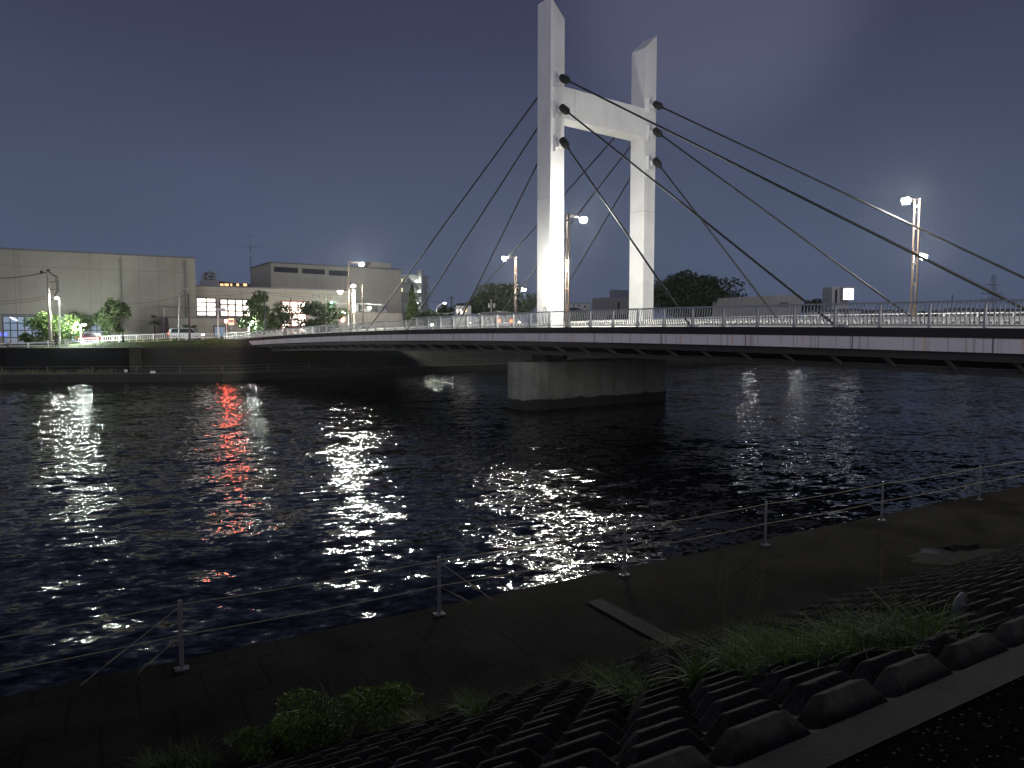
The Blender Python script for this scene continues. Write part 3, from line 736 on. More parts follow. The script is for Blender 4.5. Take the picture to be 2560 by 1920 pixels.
# near weeds on the revetment
def weed(name, label, cat, spots, n, h, spread, m_, broad=0, seed=0, w_=.005, group=None):
    rr = random.Random(seed); mb = MB(); p0 = on_slope(*spots[0])
    for x, y in spots:
        p = on_slope(x, y); blades(mb, p, n, h, spread, rr, w_)
    o = mb.build(name, m_); tag(o, label, cat, group)
    return o
def bushy(name, label, cat, x, y, rx, rz, n, s, m_, seed):
    p = on_slope(x, y); t = thing(name, label, cat, p); mb = MB(); leaves(mb, (p.x, p.y, p.z+rz*.8), rx, rx*.7, rz, n, s, 14, seed); mb.build('foliage', m_, t)
    mb = MB(); rr = random.Random(seed)
    for i in range(12):
        a = rr.uniform(0, 6.28); mb.tube(p, p+V((rx*.6*math.cos(a), rx*.5*math.sin(a), rz*rr.uniform(.8, 1.6))), .006, .003, 4)
    mb.build('stem', M_trunk, t); return t
G_w1 = leafcol('weed_green', (.12, .19, .02)); G_w2 = leafcol('weed_olive', (.14, .17, .04))
bushy('leafy_weed', 'large leafy weed bush growing through the blocks at bottom centre-left', 'weed', 880, 1850, .95, .42, 6500, .022, G_w1, 31)
bushy('leafy_weed', 'smaller leafy weed left of the large leafy bush', 'weed', 690, 1872, .5, .2, 2000, .020, G_w1, 32)
weed('grass_tuft', 'grass tuft arching beside the large leafy bush', 'weed', [(1030, 1815), (1065, 1830), (1000, 1800)], 120, .36, .14, G_w2, seed=33)
weed('grass_tuft', 'tall grass tuft standing between the leafy bush and the first block rows', 'weed', [(1170, 1790), (1200, 1810)], 150, .38, .12, G_w1, seed=34)
weed('grass_tuft', 'thin weeds at the lower left corner of the promenade', 'weed', [(440, 1910), (500, 1915), (380, 1925)], 90, .3, .16, G_w1, seed=35)
weed('grass_tuft', 'broad grass clump in the second gap between the block rows', 'weed', [(1560, 1745), (1600, 1765), (1525, 1730), (1480, 1715)], 140, .36, .14, G_w1, seed=36)
weed('grass_tuft', 'upright broad-bladed weed between two columns of blocks', 'weed', [(1745, 1720), (1738, 1735)], 52, .42, .06, G_w1, seed=37, w_=.011)
weed('grass_tuft', 'low grass spreading at the foot of the slope beside the drain cover', 'weed', [(1660, 1625), (1700, 1632), (1740, 1625), (1780, 1618)], 140, .28, .3, G_w2, seed=38)
weed('grass_tuft', 'dense grass mass in the middle of the block slope, left half', 'weed', [(1860, 1700), (1900, 1690), (1940, 1700), (1905, 1660), (1980, 1680)], 220, .44, .24, G_w1, seed=39)
weed('grass_tuft', 'tall green grass mass on the upper blocks right of centre', 'weed', [(2060, 1670), (2110, 1655), (2160, 1660), (2220, 1650), (2280, 1640), (2140, 1625), (2330, 1640)], 220, .40, .22, G_w1, seed=40)
weed('grass_tuft', 'short tuft trailing over the strip beside the gravel', 'weed', [(2330, 1640)], 100, .16, .10, G_w2, seed=41)
weed('grass_tuft', 'sparse low weeds along the foot of the slope left of the tall tuft', 'weed', [(1290, 1755), (1345, 1735), (1400, 1718)], 52, .22, .16, G_w2, seed=42)
# seed heads
def stalks(label, x, y, n, h, seed):
    rr = random.Random(seed); p = on_slope(x, y); mb = MB()
    for i in range(n):
        o = p+B*rr.uniform(-.5, .5)+N*rr.uniform(-.2, .2); tp = o+V((rr.uniform(-.15, .15), rr.uniform(-.1, .1), h*rr.uniform(.7, 1.1))); mb.tube(o, tp, .0025, .0015, 4)
        for j in range(26):
            q = o.lerp(tp, rr.uniform(.55, 1)); e = V((rr.gauss(0, .045), rr.gauss(0, .045), rr.gauss(0, .02))); k = .008
            mb.add([q+e, q+e+V((k, 0, k*.5)), q+e+V((k, 0, k*2)), q+e+V((0, 0, k))], [(0, 1, 2, 3)])
    o = mb.build('seed_grass', G_dry); tag(o, label, 'weed')
stalks('feathery dry seed heads standing above the grass beside the drain cover', 1800, 1640, 16, .95, 5)
stalks('few dry seed stalks above the tall tuft at bottom centre', 1440, 1740, 6, .5, 6)
p = on_slope(2196, 1600); m = MB(); m.tube(p, p+V((0, 0, .78)), .012, .006, 6); o = m.build('wooden_stake', M_trunk); tag(o, 'thin dark stake standing upright in the grass on the slope', 'stake')
# crumpled bag
p = on_slope(2398, 1552); m = MB(); m.ball(p+V((0, 0, .15)), .05, .045, .075, 12, 9)
m.v = [v+V((mnoise.noise(v*14), mnoise.noise(v*14+V((5, 0, 0))), mnoise.noise(v*11)))*.05+V(((v.z-p.z-.15)*.25, 0, 0)) for v in m.v]
o = m.build('plastic_bag', mat('bag_plastic', (.26, .26, .23), .6), smooth=False); tag(o, 'small pale crumpled bag lying on the blocks near the right edge', 'bag')

# ------------------------------------------------------------------ buildings
class Fac:
    def __init__(s, O, e1=B): s.O = V((O[0], O[1], 0)); s.e1 = e1; s.e2 = V((-e1.y, e1.x, 0))
    def az(s, x, y):
        d = ray(x, y); k = (s.O-V((0, 0, CAMZ))).dot(s.e2)/d.dot(s.e2); p = V((0, 0, CAMZ))+d*k; return (p-s.O).dot(s.e1), p.z
    def rect(s, x0, y0, x1, y1):
        a0, z0 = s.az(x0, y0); a1, z1 = s.az(x1, y1); zt = (s.az(x0, y0)[1]+s.az(x1, y0)[1])/2; zb = (s.az(x0, y1)[1]+s.az(x1, y1)[1])/2
        return a0, a1, zb, zt
    def box(s, mb, a0, a1, c0, c1, z0, z1): return mb.fbox(s.O, s.e1, s.e2, a0, a1, c0, c1, z0, z1)
    def pt(s, a, c, z): return s.O+s.e1*a+s.e2*c+V((0, 0, z))
    def window(s, parent, a0, a1, z0, z1, nx, nz_, glass, frame=M_frame, proud=.03, fw=.09, name='window'):
        m = MB()
        s.box(m, a0, a1, -proud-.04, -proud+.01, z0, z0+fw); s.box(m, a0, a1, -proud-.04, -proud+.01, z1-fw, z1)
        for i in range(nx+1):
            a = a0+(a1-a0-fw)*i/nx; s.box(m, a, a+fw, -proud-.037, -proud+.008, z0+fw, z1-fw)
        for j in range(1, nz_):
            z = z0+(z1-z0)*j/nz_; s.box(m, a0+fw, a1-fw, -proud-.033, -proud+.006, z-fw/2, z+fw/2)
        f = m.build(name, frame, parent)
        m = MB(); s.box(m, a0+fw*.5, a1-fw*.5, -proud+.012, -.003, z0+fw*.5, z1-fw*.5); m.build('pane', glass, f); return f
# blank hall at the left
p = at(487, 643, 120); f1 = Fac((p.x, p.y)); zr = p.z
h1 = thing('blank_hall', 'long windowless beige hall with a dark roof edge at the far left', 'building', f1.pt(-30, 0, 4.3))
m = MB(); f1.box(m, -75, 0, 0, 38, 3.8, zr-.25); m.build('wall', M_wall, h1)
m = MB(); f1.box(m, -75.1, .1, -.1, 38.1, zr-.25, zr); m.build('roof_edge', M_trim, h1)
for x in (301, 463):
    a, _ = f1.az(x, 700); m = MB(); m.tube(f1.pt(a, -.16, 4.2), f1.pt(a, -.16, zr-.7), .13, .13, 8); m.build('downpipe', mat('pipe_grey', (.2, .19, .18), .6), h1)
for x in (48, 251, 347, 438):
    a, _ = f1.az(x, 700); m = MB(); f1.box(m, a-.04, a+.04, -.012, -.002, 4.5, zr-.4); m.build('panel_joint', mat('joint', (.22, .2, .18), .8), h1)
a0, a1, z0, z1 = f1.rect(5, 790, 118, 862); f1.window(h1, a0, a1, z0, z1, 6, 4, E_dim, fw=.14)
a0, a1, z0, z1 = f1.rect(118, 790, 262, 862); f1.window(h1, a0, a1, z0, z1, 8, 4, E_dim, fw=.14)
# lintel over the windows
a0, a1, z0, z1 = f1.rect(3, 786, 264, 790); m = MB(); f1.box(m, a0, a1, -.25, -.002, z0+.0, z0+.25); m.build('lintel', M_trim, h1)
m = MB(); a, z = f1.az(25, 793); m.bar(f1.pt(a, -.2, z), f1.pt(a+.9, -.2, z-.5), .06, .1); m.build('strip_light', E_sign, h1)
# low part with the shop windows
f2 = Fac((f1.pt(.0, 1.6, 0).x, f1.pt(0, 1.6, 0).y)); zr2 = f2.az(500, 713)[1]
aE = f2.az(872, 727)[0]; aF = f2.az(1006, 780)[0]; zl = f2.az(960, 782)[1]
h2 = thing('shop_building', 'low beige building with tall brightly lit shop windows between the hall and the bridge', 'building', f2.pt(14, 0, 4.8))
m = MB(); f2.box(m, .02, aE, 0, 26, 3.8, zr2-.2); f2.box(m, aE+.003, aF, 0, 14, 3.8, zl); m.build('wall', M_wall2, h2)
m = MB(); f2.box(m, .02, aE+.1, -.12, 26.1, zr2-.2, zr2); f2.box(m, aE+.11, aF+.1, -.1, 14.1, zl, zl+.14); m.build('roof_edge', M_trim, h2)
a0, a1, z0, z1 = f2.rect(489, 744, 542, 791); f2.window(h2, a0, a1, z0, z1, 2, 4, E_winw, fw=.2)
a0, a1, z0, z1 = f2.rect(548, 747, 628, 793); f2.window(h2, a0, a1, z0, z1, 4, 3, E_winw, fw=.24)
a0, a1, z0, z1 = f2.rect(700, 752, 768, 832); f2.window(h2, a0, a1, z0, z1, 3, 5, E_winw, mat('red_frame', (.3, .07, .04), .5), fw=.24)
a0, a1, z0, z1 = f2.rect(563, 815, 596, 845); f2.window(h2, a0, a1, z0, z1, 2, 1, E_win)
# projecting low block with entrance
m = MB(); a0, a1, z0, z1 = f2.rect(413, 788, 594, 850); a0 = f2.az(415, 788)[0]
f2.box(m, a0, a1, -4.2, -.01, 3.8, z1-.4); m.build('low_annex', M_wall2, h2)
m = MB(); f2.box(m, a0-.08, a1+.08, -4.3, -4.201, z1-.62, z1-.38); m.build('annex_cornice', M_trim, h2)
m = MB(); m.path([f1.pt(f1.az(407, 800)[0], -1.2, 4.3), f1.pt(f1.az(407, 766)[0], -1.2, f1.az(407, 766)[1]), f1.pt(f1.az(487, 766)[0], -1.2, f1.az(487, 768)[1])], .09, 6); m.build('pipe_frame', M_gal, h2)
fa = Fac((f2.pt(0, -4.2, 0).x, f2.pt(0, -4.2, 0).y))
a0, a1, z0, z1 = fa.rect(533, 814, 566, 845); fa.window(h2, a0, a1, z0, z1, 1, 1, E_dim, fw=.2)
# marks on the fascia wall (dark lettering, too small to read)
m = MB()
for x0, x1, ya, yb in [(780, 784, 737, 741), (785, 789, 737, 741), (790, 793, 737, 741), (796, 801, 737, 744), (807, 811, 738, 744), (817, 820, 737, 740), (821, 824, 737, 740), (826, 829, 737, 740), (830, 833, 737, 740), (817, 820, 742, 745), (821, 824, 742, 745), (826, 829, 742, 745)]:
    a0, a1, z0, z1 = f2.rect(x0, ya, x1, yb); w_ = (a1-a0); hh = z1-z0
    f2.box(m, a0, a1-.08*w_, -.06, -.01, z1-hh*.16, z1); f2.box(m, a0+.4*w_, a0+.58*w_, -.06, -.01, z0, z1-hh*.18); f2.box(m, a0, a0+.35*w_, -.06, -.01, z0+hh*.35, z0+hh*.52); f2.box(m, a0+.62*w_, a1, -.06, -.01, z0+hh*.2, z0+hh*.38)
m.build('lettering', mat('letter_navy', (.03, .04, .08), .5), h2)
# things on the low roof part
for x0, x1, y0, y1, mm in ((958, 978, 765, 780, M_grey), (918, 935, 772, 781, M_white), (867, 905, 760, 781, M_white)):
    a0, a1, z0, z1 = f2.rect(x0, y0, x1, y1); m = MB(); f2.box(m, a0, a1, 2.0, 4.0, zl+.0, z1); m.build('roof_unit', mm, h2)
a0, a1, z0, z1 = f2.rect(963, 765, 976, 777); m = MB(); f2.box(m, a0, a1, 1.9, 1.999, z0, z1); m.build('roof_screen', mat('violet_panel', (.12, .09, .18), .4), h2)
# upper hall
e3 = V((.826, .56, 0)).normalized(); p = at(676, 654, 142); f3 = Fac((p.x, p.y), e3); z3 = p.z
aR = f3.az(1003, 672)[0]
h3 = thing('upper_hall', 'pale boxy upper hall with three dark slit windows rising behind the low shop building', 'building', f3.pt(15, 0, 4.8))
m = MB(); f3.box(m, 0, aR, 0, 15, 4, z3-.25); m.build('wall', M_wall3, h3)
m = MB(); f3.box(m, -.1, aR+.1, -.1, 15.1, z3-.25, z3); m.build('roof_edge', M_trim, h3)
for q in ((685, 669.5, 745, 680), (755, 673.5, 812, 684), (822, 678, 876, 688.5)):
    a0, a1, z0, z1 = f3.rect(*q); m = MB(); f3.box(m, a0, a1, -.02, .3, z0-.1, z1+.1); m.build('slit_window', M_dkwin, h3)
a0 = f3.az(921, 670)[0]; a1 = f3.az(983, 670)[0]; zz = f3.az(950, 656)[1]
m = MB(); m.prism([f3.pt(a0, 1, z3+.002), f3.pt(a1, 1, z3+.002), f3.pt(a1, 1, zz), f3.pt(a0+1.6, 1, zz+.25)], f3.e2*7); m.build('penthouse', M_wall3, h3)
m = MB(); f3.box(m, -2.0, -.11, 8, 11, z3-5.6, z3-5.45)
for c in (8, 11): m.path([f3.pt(-2, c, z3-5.5), f3.pt(-2, c, z3-4.4)], .05, 5)
m.path([f3.pt(-2, 8, z3-4.4), f3.pt(-2, 11, z3-4.4)], .05, 5); m.bar(f3.pt(-1, 8, z3-5.6), f3.pt(-.2, 5, z3-10.5), .5, .12); m.build('outside_stair', M_steel, h3)
p0 = f3.pt(-.7, 12, z3-1)
at_ = thing('antenna_mast', 'thin rooftop antenna mast at the left end of the pale upper hall', 'antenna', f3.pt(-.7, 12, z3-6))
m = MB(); m.tube(f3.pt(-.7, 12, z3-6), f3.pt(-.7, 12, z3+4.2), .07, .05, 6); m.tube(f3.pt(-.7, 12, z3+4.2), f3.pt(-.7, 12, z3+6.6), .03, .02, 5); m.build('mast', M_steel, at_)
m = MB(); m.bar(f3.pt(-3, 12, z3+4.1), f3.pt(1.6, 12, z3+4.1), .05, .05); m.bar(f3.pt(-1.2, 12, z3+6.4), f3.pt(-.1, 12, z3+6.4), .04, .04); m.build('crossbar', M_steel, at_)
m = MB(); m.ball(f3.pt(-.6, 11.8, z3+2.4), .22); m.build('dish', M_white, at_)
# hotel-like building with emblem tower far behind
fb = Fac((at(512, 700, 185).x, 185)); hb = thing('emblem_tower', 'distant building with a gabled roof tower bearing a pale diamond emblem', 'building', fb.pt(4, 0, 4.5))
zt = fb.az(520, 676)[1]; a0, a1 = fb.az(509, 690)[0], fb.az(541, 690)[0]; zb = fb.az(520, 701)[1]
m = MB(); fb.box(m, a0, a1, 0, 4, zb, zt-.9); m.prism([fb.pt(a0, 0, zt-.9), fb.pt(a1, 0, zt-.9), fb.pt((a0+a1)/2, 0, zt+.1)], fb.e2*4); m.build('sign_tower', M_apt, hb)
m = MB(); fb.box(m, a0-.4, a1+.6, -.4, 5, 4.5, zb-.01); m.build('wall', M_apt, hb)
a2, a3 = fb.az(511.5, 690)[0], fb.az(533, 690)[0]; z2 = fb.az(520, 682)[1]
m = MB(); fb.box(m, a2, a3, -.06, -.01, zb+.2, z2); m.build('emblem_board', mat('emblem_brown', (.10, .06, .05), .7), hb)
am, zm = (a2+a3)/2, (zb+z2)/2
m = MB(); m.prism([fb.pt(a2+.1, -.14, zm), fb.pt(am, -.14, zm-.95), fb.pt(a3, -.14, zm-.5), fb.pt(a3, -.14, zm+.4), fb.pt(am, -.14, zm+.95)], fb.e2*.06); m.build('emblem', M_apt, hb)
m = MB(); fb.box(m, am-.1, am+1.0, -.2, -.15, zm-.15, zm+.15); fb.box(m, am-.1, am+.9, -.2, -.15, zm-.75, zm-.55); m.build('emblem_mark', M_black, hb)
hc = thing('long_roof_building', 'distant long building with a sloping brown roof and orange lit windows above the shop roof', 'building', fb.pt(15, 2, 4.5))
al, ar = fb.az(543, 705)[0], fb.az(668, 715)[0]; za, zb_ = fb.az(543, 702)[1], fb.az(640, 709)[1]
m = MB(); fb.box(m, al, ar, 2, 12, 4.5, zb_-1.2); m.build('wall', M_grey, hc)
m = MB(); m.prism([fb.pt(al, 1.7, za-1.1), fb.pt(ar, 1.7, zb_-1.2), fb.pt(ar, 1.7, zb_-.4), fb.pt(al, 1.7, za+.1)], fb.e2*11); m.build('roof', mat('roof_brown', (.12, .09, .07), .8), hc)
for x0, x1 in ((553, 561), (564, 574), (579, 583), (594, 600), (611, 620)):
    a0, a1, z0, z1 = fb.rect(x0, 708, x1, 714); m = MB(); fb.box(m, a0, a1, 1.55, 1.69, z0, z1); m.build('window', E_or, hc)
# apartment block with outside stairs
fp = Fac((at(1003, 700, 205).x, 205)); ha = thing('apartment_block', 'tall pale apartment block with lit open stair landings right of the upper hall', 'building', fp.pt(4, 0, 4.5))
sx_ = lambda x, y=720: fp.az(x, y)[0]
zt = fp.az(1040, 685)[1]
m = MB(); fp.box(m, -6, sx_(1016), 1.5, 12, 4, zt-.7); fp.box(m, sx_(1016)+.02, sx_(1052), 3.0, 12, 4, zt); fp.box(m, sx_(1053), sx_(1060), -.2, 4, 4, fp.az(1056, 675)[1]); fp.box(m, sx_(1060)+.02, sx_(1070), .6, 10, 4, zt-.3); m.build('wall', M_apt, ha)
for i, y in enumerate((702, 726, 750, 774)):
    z = fp.az(1030, y+4)[1]; m = MB(); fp.box(m, sx_(1017), sx_(1052), .2, 3, z-.25, z); fp.box(m, sx_(1017), sx_(1024), .1, .2, z, z+1.1)
    m.hexa([fp.pt(sx_(1024), .15, z+.0), fp.pt(sx_(1046), .15, z-2.4), fp.pt(sx_(1046), .28, z-2.4), fp.pt(sx_(1024), .28, z), fp.pt(sx_(1024), .15, z+1.15), fp.pt(sx_(1046), .15, z-1.2), fp.pt(sx_(1046), .28, z-1.2), fp.pt(sx_(1024), .28, z+1.15)]); m.build('stair', M_apt, ha)
    m = MB(); fp.box(m, sx_(1044), sx_(1052), -.15, -.03, z-1.4, z-.2) if i else None
    if i: m.build('landing_parapet', M_apt, ha)
    zl_ = fp.az(1048, (703, 731, 757, 783)[i])[1]; xx = (1046, 1050, 1050, 1053)[i]
    m = MB(); m.ball(fp.pt(sx_(xx), 1.0, zl_), .34 if i < 3 else .2, nu=8, nv=5); m.build('landing_lamp', emat('landing_glow', (1, 1, .85), 40), ha)
for y in (694, 718, 741, 764):
    a0, a1, z0, z1 = fp.rect(1071.5, y+1, 1078, y+9) ; m = MB(); fp.box(m, sx_(1070)+.02, a1, .8, 3, z0-.5, z0-.2); m.build('balcony', M_apt, ha)
    a0, a1, z0, z1 = fp.rect(1071.5, y-4, 1075.5, y+4); m = MB(); fp.box(m, a0, a1, 1.2, 1.4, z0, z1); m.build('window', mat('pale_shutter', (.35, .37, .36), .7), ha)
for y in (696, 719.5):
    a0, a1, z0, z1 = fp.rect(1003.5, y, 1011.5, y+9); m = MB(); fp.box(m, a0, a1, 1.44, 1.49, z0, z1); m.build('window', E_yel, ha)
m = MB(); m.tube(fp.pt(sx_(1051), 2, zt), fp.pt(sx_(1051), 2, zt+4.3), .05, .03, 5); m.build('mast', M_gal, ha)
# house below right of it
def house(x0, x1, yt, yeave, Y, label, wallm, roofm, wins=(), hip=.6, D_=7):
    f = Fac((at(x0, 780, Y).x, Y), V((1, .12, 0)).normalized()); a1 = f.az(x1, 780)[0]; zt_ = f.az(x0, yt)[1]; ze = f.az(x0, yeave)[1]
    h = thing('house', label, 'building', f.pt(a1/2, 0, 4.4)); m = MB(); f.box(m, 0, a1, 0, D_, 4.0, ze); m.build('wall', wallm, h)
    m = MB(); m.hexa([f.pt(-.4, -.4, ze+.002), f.pt(a1+.4, -.4, ze+.002), f.pt(a1+.4, D_+.4, ze+.002), f.pt(-.4, D_+.4, ze+.002), f.pt(hip, D_*.45, zt_), f.pt(a1-hip, D_*.45, zt_), f.pt(a1-hip, D_*.55, zt_), f.pt(hip, D_*.55, zt_)]); m.build('roof', roofm, h)
    for q in wins:
        a0, a2, z0, z1 = f.rect(*q[:4]); m = MB(); f.box(m, a0, a2, -.05, -.005, z0, z1); m.build('window', q[4], h)
    return h
M_roofd = mat('dark_tiles', (.05, .045, .05), .7); M_pale = mat('pale_render', (.5, .5, .5), .8)
house(1140, 1178, 756, 764, 150, 'small two-storey house with dark roof left of the round tree', M_pale, M_roofd, [(1142, 773, 1145, 782, E_win), (1150, 774, 1156, 783, E_winw), (1164, 772, 1167, 780, E_or)])
house(1425, 1476, 756, 758, 260, 'distant white apartment roofs seen between pylon legs', M_pale, M_pale, [(1432, 762, 1436, 766, M_dkwin), (1446, 762, 1450, 766, M_dkwin), (1460, 764, 1464, 769, M_dkwin)], hip=1.5)
house(1420, 1452, 768, 775, 200, 'low dark roofed house just right of the near pylon leg', M_grey, M_roofd)
fq = Fac((at(1524, 760, 200).x, 200)); hq = thing('grey_building', 'plain grey building with a slatted roof screen beside the far pylon leg', 'building', fq.pt(3, 0, 4.4))
aa = fq.az(1590, 760)[0]; zz = fq.az(1530, 743)[1]
m = MB(); fq.box(m, 0, aa, 0, 8, 4, zz); m.build('wall', M_grey, hq)
m = MB(); n = 14
for i in range(n): fq.box(m, .4+(aa-.4)*i/n, .4+(aa-.4)*(i+.6)/n, .3, .5, zz, fq.az(1530, 725)[1])
fq.box(m, .4, aa, .29, .51, fq.az(1530, 725)[1], fq.az(1530, 724)[1]); m.build('roof_screen', M_trim, hq)
a0, a1, z0, z1 = fq.rect(1544, 755, 1549, 790); m = MB(); fq.box(m, a0, a1, -.05, -.005, z0, z1); m.build('window', M_dkwin, hq)
# warehouse right
fw_ = Fac((at(1942, 738, 165).x, 165), V((1, .05, 0)).normalized()); hw = thing('grey_warehouse', 'flat-roofed grey warehouse behind the right part of the bridge', 'building', fw_.pt(0, 0, 4.4))
zz = fw_.az(1942, 738)[1]; aa = fw_.az(2004, 738)[0]
m = MB(); m.prism([fw_.pt(0, 0, 4), fw_.pt(aa, 0, 4), fw_.pt(aa+1, 14, 4), fw_.pt(-9.5, 16, 4)], (0, 0, zz-4)); m.build('wall', mat('warehouse_wall', (.34, .34, .33), .8, var=.05, fn=panels(0, 1.1, 30)), hw)
m = MB(); fw_.box(m, fw_.az(1949, 755)[0], fw_.az(1970, 755)[0], -.15, -.005, fw_.az(1950, 768)[1], fw_.az(1950, 755)[1]); m.build('louvre', M_trim, hw)
# sign tower
fs_ = Fac((at(2080, 740, 180).x, 180), V((1, .05, 0)).normalized()); hs = thing('stair_tower', 'small pale tower building carrying the brightly lit sign', 'building', fs_.pt(1.5, 0, 4.4))
zz = fs_.az(2090, 717)[1]; m = MB(); fs_.box(m, 0, fs_.az(2121, 740)[0], 0, 5, 4, zz); m.build('wall', M_pale, hs)
a0, a1, z0, z1 = fs_.rect(2088, 724, 2092, 765); m = MB(); fs_.box(m, a0, a1, -.05, -.005, z0, z1); m.build('window', M_dkwin, hs)
fs2 = Fac((at(2108, 740, 178).x, 178), V((1, .05, 0)).normalized())
sg = thing('lit_sign', 'square brilliantly lit white sign box on the small tower', 'sign', fs2.pt(1.2, 0, fs2.az(2120, 750)[1]))
a0, a1, z0, z1 = fs2.rect(2108, 722, 2134, 749); m = MB(); fs2.box(m, a0, a1, 0, 1.2, z0-.15, z1+.5); m.build('box', M_pale, sg)
m = MB(); fs2.box(m, a0+.1, a1-.1, -.08, -.005, z0, z1); m.build('face', emat('sign_glow', (.93, .95, 1), 3), sg)
m = MB()
for i, (fx, fz, ww, hh) in enumerate(((.2, .55, .16, .1), (.42, .5, .14, .12), (.62, .55, .18, .08), (.3, .3, .4, .05))):
    fs2.box(m, a0+(a1-a0)*fx, a0+(a1-a0)*(fx+ww), -.12, -.085, z0+(z1-z0)*fz, z0+(z1-z0)*(fz+hh))
m.build('mark', mat('mark_grey', (.10, .10, .12), .8), sg)
# low pale houses seen through the railing on the right
for i, (x0, x1, yt, ye, Y, wm, lb) in enumerate(((2052, 2110, 772, 779, 150, M_pale, 'low pale house seen through the railing left of the lit sign'),
        (2120, 2180, 770, 777, 155, M_pale, 'low pale house seen through the railing below the lit sign'), (2190, 2262, 773, 778, 150, M_grey, 'grey house seen through the railing left of the right lamp'),
        (2405, 2470, 768, 777, 140, M_pale, 'pale house seen through the railing under the power line tower'), (2480, 2580, 770, 776, 135, M_grey, 'grey house at the right edge behind the railing'),
        (1700, 1770, 792, 797, 140, M_grey, 'low grey house in front of the dome-shaped tree'), (1480, 1524, 776, 786, 220, M_pale, 'pale distant house between the pylon legs'))):
    house(x0, x1, yt, ye, Y, lb, wm, M_grey)
# far dark tree belt on the horizon
m = MB(); rb = random.Random(77)
for i in range(5200):
    x = rb.uniform(850, 2900); Y = rb.uniform(250, 330); top = 9.5+2.5*mnoise.noise(V((x*.012, 0, 0)))+1.5*mnoise.noise(V((x*.05, 3, 0)))
    p = V(((x-1280)/F*Y, Y, 4.3+rb.random()**.6*(top-4.3))); v = V((rb.gauss(0, 1), rb.gauss(0, 1), rb.gauss(0, 1))).normalized(); b = v.orthogonal().normalized(); cc = v.cross(b); k = rb.uniform(.6, 1.4)
    m.add([p-b*k, p-cc*k, p+b*k, p+cc*k], [(0, 1, 2, 3)])
o = m.build('distant_trees', G_dark); tag(o, 'dark belt of distant trees on the horizon behind the bridge', 'trees', kind='stuff')
# power line tower
pt = at(2482, 700, 520); tw = thing('power_line_tower', 'faint lattice power line tower on the horizon at far right', 'pylon', (pt.x, 520, 4.4))
m = MB(); top = V((pt.x, 520, at(2482, 688, 520).z))
for sx1, sy1 in ((-1, -1), (1, -1), (1, 1), (-1, 1)): m.tube((pt.x+sx1*3.5, 520+sy1*3.5, 4.4), top+V((sx1*.4, sy1*.4, 0)), .16, .12, 4)
for i in range(9):
    z0 = lerp(4.4, top.z, i/9); z1 = lerp(4.4, top.z, (i+1)/9); w0 = lerp(3.5, .4, i/9); w1 = lerp(3.5, .4, (i+1)/9)
    for s in (-1, 1): m.tube((pt.x-s*w0, 516.6, z0), (pt.x+s*w1, 516.6, z1), .1, .1, 4)
m.build('lattice', M_steel, tw)
m = MB()
for yy, ww in ((712, 6), (734, 8), (748, 8)):
    z = at(2482, yy, 520).z; m.bar((pt.x-ww, 520, z), (pt.x+ww, 520, z), .35, .35)
m.build('cross_arm', M_steel, tw)
p = at(2381, 738, 300); m = MB(); m.tube((p.x, 300, 4.4), p, .3, .2, 6); o = m.build('mast', M_steel); tag(o, 'thin dark mast on the horizon between right lamp and power line tower', 'mast')

# ------------------------------------------------------------------ street furniture of the far bank
def fence(pts, h, label, m_=M_white, rails=(.25, .55, .8), bal=0, grp='white fences along the far road', cat='fence', base=None, sp=2.0):
    ps = [at(x, y, Y) for x, y, Y in pts]; t = thing('roadside_fence', label, cat, ps[0], 0, grp)
    mr_ = MB(); mb_ = MB()
    for a, b in zip(ps[:-1], ps[1:]):
        L = (b-a).length; n = max(1, round(L/sp))
        for k in range(n+1):
            q = a.lerp(b, k/n); m = MB(); m.box(q+V((0, 0, h/2)), .12, .12, h); m.build('post', m_, t)
        for r in rails: mr_.bar(a+V((0, 0, r*h)), b+V((0, 0, r*h)), .05, .09)
        if bal:
            nn = int(L/bal)
            for k in range(nn): q = a.lerp(b, (k+.5)/nn); mb_.box(q+V((0, 0, h*.62)), .045, .045, h*.6)
    mr_.build('rail', m_, t)
    if bal: mb_.build('baluster_panel', m_, t)
    return t
fence([(-30, 876, 93), (20, 873.5, 94), (170, 871, 96)], .85, 'low white rail fence along the levee top at the left edge', rails=(.95, .5))
fence([(22, 866, 100), (120, 861.5, 101)], .98, 'white baluster fence below the lit bush', rails=(1, .35), bal=.28)
fence([(120, 870, 97.5), (245, 861, 103)], .95, 'white three-rail fence beside the tall white lamp pole', rails=(1, .66, .33))
fence([(255, 859, 104), (425, 852, 107)], 1.05, 'white baluster fence behind the walking person', rails=(1, .4), bal=.28)
fence([(322, 859.5, 100.5), (428, 856, 102)], .62, 'cream low rail fence above the grass bank', mat('cream_paint', (.7, .62, .42), .5), rails=(1, .45))
fence([(425, 853, 107), (548, 852, 108.5)], 1.05, 'white fence in front of the pale minivan and shop entrance', rails=(1, .5), bal=.3)
fence([(560, 850, 109), (700, 838, 118)], 1.0, 'white fence at the far end of the bridge below the wide tree', rails=(1, .5, .2), bal=.4)
